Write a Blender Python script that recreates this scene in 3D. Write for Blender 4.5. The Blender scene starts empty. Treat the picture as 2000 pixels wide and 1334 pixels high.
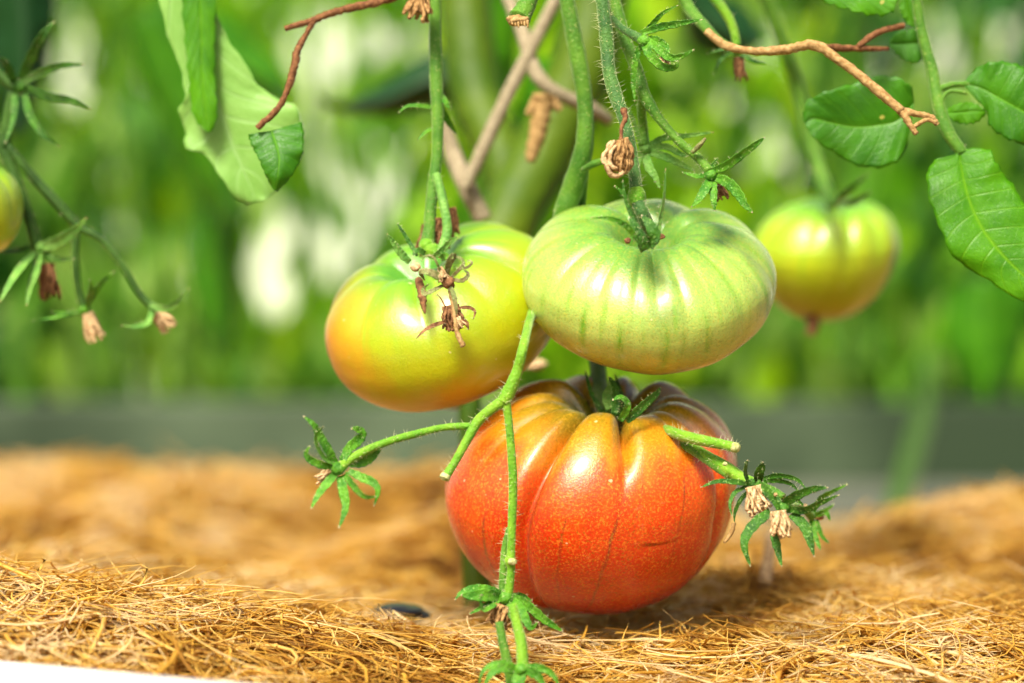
import bpy, bmesh, math, random
import numpy as np
from mathutils import Vector, Matrix
R = math.radians
random.seed(7); RNG = np.random.default_rng(11)
sc = bpy.context.scene
COL = sc.collection

# ------------------------------------------------------------------ camera, world, sun, exposure
CZ = 0.119; FPX = 4722.0; FOCUS = 0.93
cam = bpy.data.cameras.new('camera'); camo = bpy.data.objects.new('camera', cam); COL.objects.link(camo)
camo.location = (0, 0, CZ); camo.rotation_euler = (R(90), 0, 0)
cam.lens = 85; cam.sensor_width = 36; cam.clip_start = 0.02; cam.clip_end = 200
cam.dof.use_dof = True; cam.dof.focus_distance = FOCUS; cam.dof.aperture_fstop = 4.1
sc.camera = camo
SUN_EL, SUN_AZ = 50.0, -22.0        # azimuth measured from the camera's back towards its left
world = bpy.data.worlds.new('World'); sc.world = world; world.use_nodes = True
wn = world.node_tree; bg = wn.nodes['Background']
sky = wn.nodes.new('ShaderNodeTexSky'); sky.sky_type = 'NISHITA'; sky.sun_disc = False
sky.sun_elevation = R(SUN_EL); sky.sun_rotation = R(180 - SUN_AZ); sky.dust_density = 8.0; sky.ozone_density = 0.0
wn.links.new(sky.outputs[0], bg.inputs[0]); bg.inputs[1].default_value = 0.085
sun = bpy.data.lights.new('sun', 'SUN'); suno = bpy.data.objects.new('sun', sun); COL.objects.link(suno)
sun.energy = 3.6; sun.angle = R(17); sun.color = (1.0, 0.93, 0.82)
_ld = Vector((math.sin(R(SUN_AZ)) * math.cos(R(SUN_EL)), -math.cos(R(SUN_AZ)) * math.cos(R(SUN_EL)), math.sin(R(SUN_EL))))
suno.rotation_euler = _ld.to_track_quat('Z', 'Y').to_euler()
sc.view_settings.view_transform = 'Standard'; sc.view_settings.look = 'None'
sc.view_settings.exposure = 0.97; sc.view_settings.gamma = 1.0; sc.view_settings.use_curve_mapping = False
sc.cycles.use_denoising = True; sc.cycles.max_bounces = 10; sc.cycles.diffuse_bounces = 5; sc.cycles.transmission_bounces = 6
sc.cycles.sample_clamp_indirect = 8.0

def Q(x, y, d):
    """a point given by its place in the 2000x1334 survey and its distance"""
    return Vector(((x - 1000) / FPX * d, d, CZ - (y - 667) / FPX * d))

# ------------------------------------------------------------------ materials
def srgb(r, g, b):
    f = lambda c: (c / 12.92 if c <= 0.04045 else ((c + 0.055) / 1.055) ** 2.4)
    return (f(r / 255), f(g / 255), f(b / 255), 1)
class NT:
    def __init__(s, name):
        s.m = bpy.data.materials.new(name); s.m.use_nodes = True; s.t = s.m.node_tree
        s.p = s.t.nodes['Principled BSDF']; s.o = s.t.nodes['Material Output']
    def n(s, typ, **kw):
        x = s.t.nodes.new(typ)
        for k, v in kw.items(): setattr(x, k, v)
        return x
    def l(s, a, b): s.t.links.new(a, b)
    def val(s, inp, v):
        if hasattr(v, 'is_output') or isinstance(v, bpy.types.NodeSocket): s.l(v, inp)
        else: inp.default_value = v
    def math(s, op, a, b=0.0, c=None, clamp=False):
        x = s.n('ShaderNodeMath', operation=op); x.use_clamp = clamp
        s.val(x.inputs[0], a); s.val(x.inputs[1], b)
        if c is not None: s.val(x.inputs[2], c)
        return x.outputs[0]
    def mix(s, f, a, b, mode='MIX'):
        x = s.n('ShaderNodeMix', data_type='RGBA', blend_type=mode)
        s.val(x.inputs[0], f); s.val(x.inputs[6], a); s.val(x.inputs[7], b)
        return x.outputs[2]
    def noise(s, vec, scale, detail=3, rough=0.55, out=0):
        x = s.n('ShaderNodeTexNoise'); x.inputs['Scale'].default_value = scale
        x.inputs['Detail'].default_value = detail; x.inputs['Roughness'].default_value = rough
        if vec is not None: s.l(vec, x.inputs['Vector'])
        return x.outputs[out]
    def ramp(s, f, stops, interp='LINEAR'):
        stops = sorted(stops, key=lambda q: q[0]); x = s.n('ShaderNodeValToRGB'); s.val(x.inputs[0], f); e = x.color_ramp.elements
        x.color_ramp.interpolation = interp
        while len(e) < len(stops): e.new(0.5)
        for i, (p, c) in enumerate(stops):
            e[i].position = p; e[i].color = c if isinstance(c, tuple) else (c, c, c, 1)
        return x.outputs[0]
    def obj(s): return s.n('ShaderNodeTexCoord').outputs['Object']
    def attr(s, name, out='Vector'): return s.n('ShaderNodeAttribute', attribute_name=name).outputs[out]
    def scale(s, v, sx, sy, sz):
        x = s.n('ShaderNodeMapping'); s.l(v, x.inputs[0]); x.inputs['Scale'].default_value = (sx, sy, sz); return x.outputs[0]
    def bump(s, h, strength=0.3, dist=0.001):
        x = s.n('ShaderNodeBump'); x.inputs['Strength'].default_value = strength; x.inputs['Distance'].default_value = dist
        s.l(h, x.inputs['Height']); s.l(x.outputs[0], s.p.inputs['Normal']); return x.outputs[0]
    def set(s, **kw):
        for k, v in kw.items(): s.val(s.p.inputs[k.replace('_', ' ')], v)

def mat_stem(name, a, b, fuzz=0.3, fleck=(0.55, 0.5, 0.2, 1), scale=260, trans=0.0):
    t = NT(name); o = t.obj()
    base = t.mix(t.ramp(t.noise(o, scale * .35, 3), [(0.35, 0.0), (0.65, 1.0)]), a, b)
    fl = t.ramp(t.noise(o, scale * 5, 1), [(0.66, 0.0), (0.74, 1.0)])
    base = t.mix(t.math('MULTIPLY', fl, 0.55), base, fleck)
    t.set(Base_Color=base, Roughness=0.55, Sheen_Weight=fuzz, Sheen_Roughness=0.4, Sheen_Tint=(0.8, 1.0, 0.5, 1), Specular_IOR_Level=0.22)
    t.bump(t.noise(o, scale * 3.5, 3), 0.7, 0.0010)
    t.p.inputs['Subsurface Weight'].default_value = 0.12; t.p.inputs['Subsurface Radius'].default_value = (0.002, 0.003, 0.001)
    return t.m
def mat_leaf(name, top, dark, vein, back, trans=0.35, vscale=9.0, spots=0.0):
    """leaf: uv x across (0.5 midrib), y along; side veins, translucent, paler underneath"""
    t = NT(name); uv = t.n('ShaderNodeTexCoord').outputs['UV']; o = t.obj()
    sp = t.n('ShaderNodeSeparateXYZ'); t.l(uv, sp.inputs[0])
    ax = t.math('ABSOLUTE', t.math('SUBTRACT', sp.outputs[0], 0.5))
    ph = t.math('FRACT', t.math('MULTIPLY', t.math('SUBTRACT', sp.outputs[1], t.math('MULTIPLY', ax, 0.42)), vscale))
    d = t.math('ABSOLUTE', t.math('SUBTRACT', ph, 0.5))
    side = t.ramp(d, [(0.0, 1.0), (0.07, 0.0)]); mid = t.ramp(ax, [(0.0, 1.0), (0.03, 0.0)])
    net = t.n('ShaderNodeTexVoronoi', feature='DISTANCE_TO_EDGE'); net.inputs['Scale'].default_value = 22; t.l(uv, net.inputs['Vector'])
    netm = t.ramp(net.outputs[0], [(0.0, 1.0), (0.12, 0.0)])
    v = t.math('MAXIMUM', t.math('MAXIMUM', t.math('MULTIPLY', side, 0.5), mid), t.math('MULTIPLY', netm, 0.14))
    base = t.mix(t.ramp(t.noise(o, 60, 4), [(0.35, 0.0), (0.7, 1.0)]), top, dark)
    base = t.mix(t.math('MULTIPLY', v, 0.75), base, vein)
    if spots: base = t.mix(t.ramp(t.noise(o, 170, 1), [(0.76, 0.0), (0.79, spots)]), base, (0.45, 0.42, 0.08, 1))
    geo = t.n('ShaderNodeNewGeometry'); base = t.mix(t.math('MULTIPLY', geo.outputs['Backfacing'], 0.85), base, back)
    t.set(Base_Color=base, Roughness=0.42, Specular_IOR_Level=0.3, Sheen_Weight=0.0)
    hgt = t.math('ADD', t.math('MULTIPLY', v, -1.0), t.math('MULTIPLY', t.noise(o, 500, 2), 0.4))
    t.bump(t.math('ADD', hgt, t.math('MULTIPLY', t.noise(o, 45, 1), 1.6)), 0.35, 0.0014)
    tr = t.n('ShaderNodeBsdfTranslucent'); t.l(t.mix(0.35, base, (0.35, 0.7, 0.01, 1)), tr.inputs[0])
    mx = t.n('ShaderNodeMixShader'); mx.inputs[0].default_value = trans
    t.l(t.p.outputs[0], mx.inputs[1]); t.l(tr.outputs[0], mx.inputs[2]); t.l(mx.outputs[0], t.o.inputs[0])
    return t.m
def mat_sepal(name, a, b, tip=(0.5, 0.42, 0.25, 1)):
    t = NT(name); o = t.obj(); uv = t.n('ShaderNodeTexCoord').outputs['UV']
    sp = t.n('ShaderNodeSeparateXYZ'); t.l(uv, sp.inputs[0])
    base = t.mix(t.ramp(t.noise(o, 170, 3), [(0.38, 0.0), (0.62, 1.0)]), a, b)
    base = t.mix(t.ramp(t.noise(o, 1100, 1), [(0.6, 0.0), (0.72, 0.5)]), base, (0.3, 0.5, 0.12, 1))
    base = t.mix(t.ramp(sp.outputs[1], [(0.95, 0.0), (0.985, 1.0)]), base, tip)
    t.set(Base_Color=base, Roughness=0.5, Specular_IOR_Level=.25, Sheen_Weight=0.12, Sheen_Tint=(0.8, 1, 0.5, 1), Subsurface_Weight=0.15)
    t.p.inputs['Subsurface Radius'].default_value = (0.001, 0.0025, 0.0006)
    t.bump(t.noise(o, 700, 3), 0.8, 0.0012)
    return t.m
def mat_dry(name, a, b, rough=0.8, scale=620):
    t = NT(name); o = t.obj()
    t.set(Base_Color=t.mix(t.ramp(t.noise(o, scale, 4), [(0.35, 0.0), (0.65, 1.0)]), a, b), Roughness=rough, Specular_IOR_Level=0.25)
    t.bump(t.noise(o, scale * 3, 3), 0.6, 0.0006)
    return t.m
STEM = mat_stem('stem_green', (0.045, 0.15, 0.008, 1), (0.095, 0.23, 0.014, 1))
STEM_BLUE = mat_stem('stem_blue_green', (0.025, 0.09, 0.016, 1), (0.06, 0.16, 0.025, 1), fuzz=0.45)
STEM_LIME = mat_stem('stem_lime', (0.085, 0.26, 0.008, 1), (0.19, 0.38, 0.018, 1), fuzz=0.35)
STEM_DARK = mat_stem('stem_dark', (0.016, 0.055, 0.004, 1), (0.04, 0.11, 0.008, 1), fuzz=0.1, fleck=(.06, .14, .02, 1))
STEM_OLIVE = mat_stem('stem_olive', (0.03, 0.08, 0.001, 1), (0.085, 0.14, 0.002, 1), fuzz=0.0, scale=40, fleck=(.10, .16, .004, 1))
HAIR = mat_dry('hair', (0.45, 0.5, 0.22, 1), (0.65, 0.65, 0.38, 1))
SEPAL = mat_sepal('sepal_green', (0.03, 0.15, 0.004, 1), (0.085, 0.26, 0.008, 1))
SEPAL_DARK = mat_sepal('sepal_dark', (0.014, 0.075, 0.003, 1), (0.04, 0.15, 0.005, 1))
SEPAL_PALE = mat_sepal('sepal_pale', (0.08, 0.23, 0.03, 1), (0.15, 0.33, 0.05, 1), tip=(0.35, 0.28, 0.1, 1))
SEPAL_DRY = mat_sepal('sepal_dry', (0.12, 0.15, 0.035, 1), (0.25, 0.22, 0.09, 1), tip=(0.2, 0.12, 0.06, 1))
DRY = mat_dry('dried_petal', (0.16, 0.075, 0.02, 1), (0.48, 0.29, 0.11, 1))
DRY_PALE = mat_dry('dried_petal_pale', (0.34, 0.20, 0.08, 1), (0.70, 0.52, 0.28, 1))
DRY_BROWN = mat_dry('dried_brown', (0.09, 0.035, 0.012, 1), (0.30, 0.15, 0.06, 1))
TWIG = mat_dry('twig_brown', (0.10, 0.035, 0.012, 1), (0.24, 0.11, 0.04, 1))
TWIG_TAN = mat_dry('twig_tan', (0.24, 0.135, 0.04, 1), (0.46, 0.30, 0.12, 1))
TWIG_PALE = mat_dry('twig_pale', (0.20, 0.16, 0.09, 1), (0.36, 0.31, 0.20, 1))
CUT = mat_dry('cut_end', (0.26, 0.34, 0.07, 1), (0.55, 0.52, 0.25, 1))
LEAF = mat_leaf('leaf_green', (0.045, 0.21, 0.001, 1), (0.10, 0.34, 0.002, 1), (0.20, 0.46, 0.012, 1), (0.12, 0.34, 0.02, 1), trans=0.42, spots=1.0)
LEAF_DARK = mat_leaf('leaf_dark', (0.020, 0.12, 0.0005, 1), (0.05, 0.21, 0.001, 1), (0.10, 0.30, 0.004, 1), (0.07, 0.22, 0.02, 1), trans=0.15, spots=1.0)
LEAF_PALE = mat_leaf('leaf_pale', (0.20, 0.42, 0.07, 1), (0.27, 0.50, 0.11, 1), (0.35, 0.58, 0.2, 1), (0.2, 0.4, 0.1, 1), trans=0.3, vscale=6)

# ------------------------------------------------------------------ objects
def link(name, ob=None):
    o = bpy.data.objects.new(name, ob); COL.objects.link(o); return o
def tag(o, label, cat, group=None, kind=None):
    if label: o['label'] = label
    if cat: o['category'] = cat
    if group: o['group'] = group
    if kind: o['kind'] = kind
    return o
WLOC = {}
def thing(name, loc, label, cat, group=None):
    o = link(name); o.location = loc; o.empty_display_size = .01; WLOC[o.name] = Vector(loc)
    return tag(o, label, cat, group)
class MB:
    def __init__(s): s.v = []; s.f = []; s.uv = []; s.mi = []; s.pol = None
    def grid(s, rows, uvs, closed=False, cap=False, mi=0):
        """rows: list of lists of points"""
        b = len(s.v); n = len(rows[0])
        for r, u in zip(rows, uvs): s.v.extend([tuple(p) for p in r]); s.uv.extend(u)
        m = n if closed else n - 1
        for i in range(len(rows) - 1):
            for j in range(m):
                k = (j + 1) % n
                s.f.append((b + i * n + j, b + i * n + k, b + (i + 1) * n + k, b + (i + 1) * n + j)); s.mi.append(mi)
        if cap:
            s.f.append(tuple(b + j for j in range(n))[::-1]); s.mi.append(mi)
            e = b + (len(rows) - 1) * n
            s.f.append(tuple(e + j for j in range(n))); s.mi.append(mi)
    def build(s, name, mats, parent=None, smooth=True):
        if not isinstance(mats, (list, tuple)): mats = [mats]
        off = Vector((0, 0, 0)); q = parent
        while q is not None: off += q.location; q = q.parent
        me = bpy.data.meshes.new(name)
        va = np.array(s.v, dtype=float) - np.array(off)
        me.from_pydata(va.tolist(), [], s.f)
        uvl = me.uv_layers.new(name='UVMap'); li = np.empty(len(me.loops), dtype=np.int32)
        me.loops.foreach_get('vertex_index', li)
        uvl.data.foreach_set('uv', np.array(s.uv, dtype=np.float32)[li].ravel())
        if s.pol is not None:
            a = me.attributes.new('pol', 'FLOAT_VECTOR', 'POINT'); a.data.foreach_set('vector', np.array(s.pol, dtype=np.float32).ravel())
        for m in mats: me.materials.append(m)
        if len(mats) > 1: me.polygons.foreach_set('material_index', s.mi)
        me.polygons.foreach_set('use_smooth', [smooth] * len(me.polygons))
        bm = bmesh.new(); bm.from_mesh(me); bmesh.ops.recalc_face_normals(bm, faces=bm.faces); bm.to_mesh(me); bm.free()
        me.update()
        o = link(name, me); o.parent = parent
        return o
def catmull(pts, per=8):
    P = [np.array(p, float) for p in pts]
    if len(P) == 2: return [P[0] + (P[1] - P[0]) * k / per for k in range(per + 1)]
    P = [2 * P[0] - P[1]] + P + [2 * P[-1] - P[-2]]; out = []
    for i in range(1, len(P) - 2):
        for k in range(per):
            t = k / per; a, b, c, d = P[i - 1], P[i], P[i + 1], P[i + 2]
            out.append(0.5 * (2 * b + (c - a) * t + (2 * a - 5 * b + 4 * c - d) * t * t + (3 * b - a - 3 * c + d) * t ** 3))
    out.append(P[-2]); return out
def sweep(mb, C, ra, rb, face, n=10, mi=0, lump=0.04):
    """ellipse swept along world points C: half-size ra across, rb thick (towards 'face')"""
    rows, uvs = [], []; L = len(C)
    for i, c in enumerate(C):
        t = (C[min(i + 1, L - 1)] - C[max(i - 1, 0)]).normalized()
        a = t.cross(face[i]); a = a.normalized() if a.length > 1e-6 else t.orthogonal().normalized()
        b = a.cross(t).normalized(); r = []; u = []
        for j in range(n):
            an = 2 * math.pi * j / n; k = 1 + random.uniform(-lump, lump)
            r.append(c + a * (math.cos(an) * ra[i] * k) + b * (math.sin(an) * rb[i] * k)); u.append((j / n, i / (L - 1)))
        rows.append(r); uvs.append(u)
    mb.grid(rows, uvs, closed=True, cap=True, mi=mi)
VIEW = Vector((0, -1, 0.05))
def tube(mb, pts, n=12, hairs=0, hl=13, mi=0, per=8, lump=0.04, hmi=1):
    """pts: (x, y, d, radius px)"""
    S = catmull(pts, per); C = [Q(p[0], p[1], p[2]) for p in S]; rad = [abs(p[3]) * p[2] / FPX for p in S]
    sweep(mb, C, rad, rad, [VIEW] * len(C), n, mi, lump)
    for _ in range(hairs):
        i = random.randrange(0, len(C) - 1); f = random.random(); c = C[i].lerp(C[i + 1], f)
        t = (C[i + 1] - C[i]).normalized(); d = Vector((random.gauss(0, 1), random.gauss(0, 1), random.gauss(0, 1)))
        d = (d - t * d.dot(t)).normalized() + t * random.uniform(-.5, .5); px = S[i][2] / FPX
        h = hl * px * random.uniform(.35, 1.0); p0 = c + d * rad[i] * 0.9; p1 = c + d * (rad[i] + h)
        q = d.orthogonal().normalized() * px * 0.45; q2 = d.cross(q).normalized() * px * 0.45
        b = len(mb.v); mb.v.extend([tuple(p0 + q), tuple(p0 - q * .5 + q2), tuple(p0 - q * .5 - q2), tuple(p1)]); mb.uv.extend([(0, 0)] * 4)
        mb.f.extend([(b, b + 1, b + 3), (b + 1, b + 2, b + 3), (b + 2, b, b + 3)]); mb.mi.extend([hmi] * 3)
def stem(name, pts, mat, parent, hairs=0, hl=13, n=12, extra=(), lump=0.04, label=None):
    mb = MB(); tube(mb, pts, n=n, hairs=hairs, hl=hl, lump=lump)
    for e in extra: tube(mb, e, n=n, hairs=hairs // 3, hl=hl, lump=lump)
    o = mb.build(name, [mat, HAIR], parent)
    if label: o['label'] = label
    return o
def sepal_mb(mb, pts, w, turn=0.0, thick=0.22, mi=0, prof=None, hairs=0):
    """pts (x,y,d) base->tip, w half width px; turn: rotation of the blade away from the camera, degrees"""
    S = catmull(pts, 7); C = [Q(*p) for p in S]; L = len(C); face = []; ra = []; rb = []
    for i in range(L):
        v = i / (L - 1); t = (C[min(i + 1, L - 1)] - C[max(i - 1, 0)]).normalized()
        face.append(Matrix.Rotation(R(turn + 25 * math.sin(v * 3)), 3, t) @ VIEW)
        k = prof(v) if prof else (0.55 + 0.45 * math.sin(min(1, v * 2.2) * math.pi / 2)) * (1 - v ** 2.6) + 0.07
        px = S[i][2] / FPX; ra.append(w * k * px); rb.append(max(w * k * thick, w * 0.07) * px)
    n = 10; rows = []; uvs = []
    for i, c in enumerate(C):
        t = (C[min(i + 1, L - 1)] - C[max(i - 1, 0)]).normalized()
        a = t.cross(face[i]).normalized(); b = a.cross(t).normalized(); r = []; u = []
        wob = 1 + 0.08 * math.sin(i * 1.7) + random.uniform(-.05, .05)
        for j in range(n):
            an = 2 * math.pi * j / n; ca, sa = math.cos(an), math.sin(an)
            r.append(c + a * ca * ra[i] * wob + b * (sa * rb[i] + (ca * ca) * ra[i] * 0.38)); u.append((j / n, i / (L - 1)))
        rows.append(r); uvs.append(u)
    mb.grid(rows, uvs, closed=True, cap=True, mi=mi)
def sepal(pts, w, mat, parent, turn=0.0, thick=0.16, label=None):
    w *= .78; mb = MB(); sepal_mb(mb, pts, w, turn, thick)
    for k in range(int(len(pts) * 5)):
        v = random.random(); i = min(int(v * (len(pts) - 1)), len(pts) - 2); f = v * (len(pts) - 1) - i
        p = [pts[i][q] * (1 - f) + pts[i + 1][q] * f for q in range(3)]
        c = Q(*p); px = p[2] / FPX; d = Vector((random.gauss(0, 1), random.gauss(0, .6), random.gauss(0, 1))).normalized()
        t = (Q(*pts[i + 1]) - Q(*pts[i])).normalized(); d = (d - t * d.dot(t)).normalized(); rr = w * 0.75 * px * (1 - v * v)
        q = t * px * .4; b = len(mb.v); e = d.cross(t) * px * .4
        mb.v.extend([tuple(c + d * rr + q), tuple(c + d * rr - q), tuple(c + d * rr + e), tuple(c + d * (rr + px * random.uniform(4, 9)))]); mb.uv.extend([(0, 0)] * 4)
        mb.f.extend([(b, b + 1, b + 3), (b + 1, b + 2, b + 3), (b + 2, b, b + 3)]); mb.mi.extend([1] * 3)
    o = mb.build('sepal', [mat, HAIR], parent)
    if label: o['label'] = label
    return o
def blob_mb(mb, x, y, d, rx, ry, rz=None, amp=0.12, seg=12, mi=0, freq=3.0):
    px = d / FPX; rz = rz or rx; c = Q(x, y, d); rows = []; uvs = []; ph = random.uniform(0, 9)
    for i in range(seg + 1):
        a = math.pi * (0.02 + 0.96 * i / seg); r = []; u = []
        for j in range(seg * 2):
            b = 2 * math.pi * j / (seg * 2)
            k = 1 + amp * (math.sin(b * freq + ph + a * 2) * .6 + math.sin(a * 5 + b * 2 + ph) * .4) * math.sin(a)
            r.append(c + Vector((math.sin(a) * math.cos(b) * rx * k, math.sin(a) * math.sin(b) * rz * k, math.cos(a) * ry * k)) * px)
            u.append((j / seg / 2, i / seg))
        rows.append(r); uvs.append(u)
    mb.grid(rows, uvs, closed=True, cap=True, mi=mi)
def calyx_core(x, y, d, r, mat, parent, name='calyx'):
    mb = MB(); blob_mb(mb, x, y, d, r, r * .9, amp=.08); return mb.build(name, mat, parent)
def dried_flower(x0, y0, x1, y1, d, w0, w1, parent, mat=None, n=22, name='dried_flower'):
    """a withered corolla: wrinkled strands running from base to tip, bunched into one husk"""
    mb = MB(); ax = Vector((x1 - x0, y1 - y0)); L = ax.length; nx, ny = -ax.y / L, ax.x / L
    S = [(x0 + ax.x * v, y0 + ax.y * v, d, (w0 + (w1 - w0) * v) * (.75 + .35 * math.sin(v * 3.1)) * .8) for v in (0, .3, .6, .85)]
    tube(mb, S, n=10, lump=.15)
    for k in range(n):
        an = 2 * math.pi * k / n + random.uniform(-.2, .2); pts = []; ph = random.uniform(0, 6); e = random.uniform(.78, 1.12); mx = .5 + .5 * math.sin(ph)
        for i in range(7):
            v = i / 6; w = (w0 + (w1 - w0) * v) * (1 + .12 * math.sin(v * 7 + ph)); 
            if v > .8: w *= (.7 + .4 * mx)
            s = math.cos(an + .25 * math.sin(v * 4 + ph)) * w
            pts.append((x0 + ax.x * v * e + nx * s, y0 + ax.y * v * e + ny * s, d + math.sin(an) * w * d / FPX, (w0 + w1) * .5 * (.17 + .04 * math.sin(v * 9 + ph))))
        tube(mb, pts, n=5, per=3, lump=.2)
        if k % 2 == 0:
            p = pts[-1]; blob_mb(mb, p[0], p[1], p[2], w1 * .2, w1 * .17, seg=4, amp=.3)
    return mb.build(name, mat or DRY, parent)
def leaf(name, Lp, Mp, Rp, mat, parent=None, d=None, fold=0.25, serr=2.5, wav=5.0, nr=56, nc=11, seed=0, vs=9):
    """blade lofted through left edge, midrib and right edge (x, y, d); returns a closed thin blade"""
    rnd = random.Random(seed); per = max(2, nr // (len(Mp) - 1))
    A, M, B = [catmull(p, per) for p in (Lp, Mp, Rp)]; nrow = len(M); rows = []; uvs = []; ph = [rnd.uniform(0, 6) for _ in range(8)]
    for i in range(nrow):
        v = i / (nrow - 1); r = []; u = []
        for j in range(-nc, nc + 1):
            f = abs(j) / nc; E = A[i] if j < 0 else B[i]; p = M[i] * (1 - f) + E * f
            env = math.sin(min(1, f * 1.0) * math.pi / 2)
            if f > .8:
                dirv = (E - M[i])[:2]; ln = math.hypot(*dirv) + 1e-6; amt = serr * (f - .8) / .2 * (math.sin(v * 47 + ph[0] + (j > 0) * 2) * .6 + math.sin(v * 91 + ph[1]) * .4)
                p = p + np.array([dirv[0] / ln * amt, dirv[1] / ln * amt, 0])
            wpx = math.hypot(*(E - M[i])[:2])
            px = p[2] / FPX
            vein = abs(((v - f * .21) * vs) % 1 - .5)
            dz = -fold * wpx * math.sin(f * 1.9) * .5 + min(vein * 4, 1) * -2.4 * env * min(1, wpx / 40) - min(1, f * 7) * 2.0 + wav * f * f * (math.sin(v * 11 + ph[2] + (j > 0) * 3) + .6 * math.sin(v * 23 + ph[3] + (j > 0) * 2))
            r.append(Q(p[0], p[1], p[2] + dz * px)); u.append((.5 + j / nc * .5, v))
        rows.append(r); uvs.append(u)
    mb = MB(); mb.grid(rows, uvs); o = mb.build(name, mat, parent)
    m = o.modifiers.new('thickness', 'SOLIDIFY'); m.thickness = 0.0004; m.offset = 0
    return o

# ------------------------------------------------------------------ tomatoes
def tomato(x, y, d, Rx, Hz, mat, parent, tilt=15, roll=0, grooves=(), lobes=(), cav=(.35, .25), shear=(0, 0), botp=1.0, ry=1.0, name='fruit', taper=0.0, seg=(288, 130), lump=0.015):
    """Rx, Hz: half width and half height in px at distance d; grooves (theta, depth, width, reach); lobes (theta, width, dr, dz)
       theta: 0 faces the camera, + towards its right"""
    px = d / FPX; c = Q(x, y, d); NT_, NV = seg; rot = Matrix.Rotation(R(roll), 3, 'Y') @ Matrix.Rotation(R(tilt), 3, 'X')
    rnd = random.Random(int(x)); ph = [rnd.uniform(0, 6.28) for _ in range(12)]
    rows = []; uvs = []; pol = []
    for i in range(NV + 1):
        t = math.pi * (i / NV) ; t = max(0.004, min(math.pi - .004, t)); v = t / math.pi; r = []; u = []
        for j in range(NT_):
            th = 2 * math.pi * j / NT_; td = math.degrees(th)
            rho = math.sin(t) ** .82; z = math.cos(t)
            if z > 0: z = z ** 0.85
            else: z = -((-z) ** botp)
            g = 0.0
            for (gt, dp, w, reach) in grooves:
                da = (td - gt + 180) % 360 - 180
                env = math.exp(-((max(0, v - .16)) / reach) ** 2) * min(1, v / .10)
                g += dp * env * math.exp(-(abs(da) / w) ** 1.25)
            lr = lz = 0.0
            for (lt, w, dr, dz) in lobes:
                da = (td - lt + 180) % 360 - 180; e = math.exp(-(da / w) ** 2); lr += dr * e * math.sin(t) ; lz += dz * e * (math.sin(t) if t < 1.57 else max(0, math.sin(t)) * .4)
            und = lump * (math.sin(th * 3 + ph[0]) + math.sin(th * 5 + ph[1]) * .6 + .4 * math.sin(th * 11 + ph[2]) * math.sin(t * 2)) * math.sin(t)
            k = 1 - g + lr + und
            rr = rho * k * (1 - taper * max(0, v - .45))
            zz = z * (1 - g * .9) + lz - cav[1] * math.exp(-(rho / cav[0]) ** 2) * (t < math.pi / 2)
            if t > math.pi / 2: zz += .05 * math.exp(-(rho / .16) ** 2) + .006 * math.sin(th * 9 + ph[3]) * rho
            P = Vector((math.sin(th) * rr * Rx, -math.cos(th) * rr * Rx * ry, zz * Hz))
            top = max(0, math.cos(t))
            P.x += shear[0] * top; P.y += shear[1] * top
            r.append(c + (rot @ P) * px); u.append((j / NT_, 1 - v)); pol.append((math.sin(th), -math.cos(th), v))
        rows.append(r); uvs.append(u)
    mb = MB(); mb.grid(rows, uvs, closed=True, cap=True); mb.pol = pol
    return mb.build(name, mat, parent)
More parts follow.
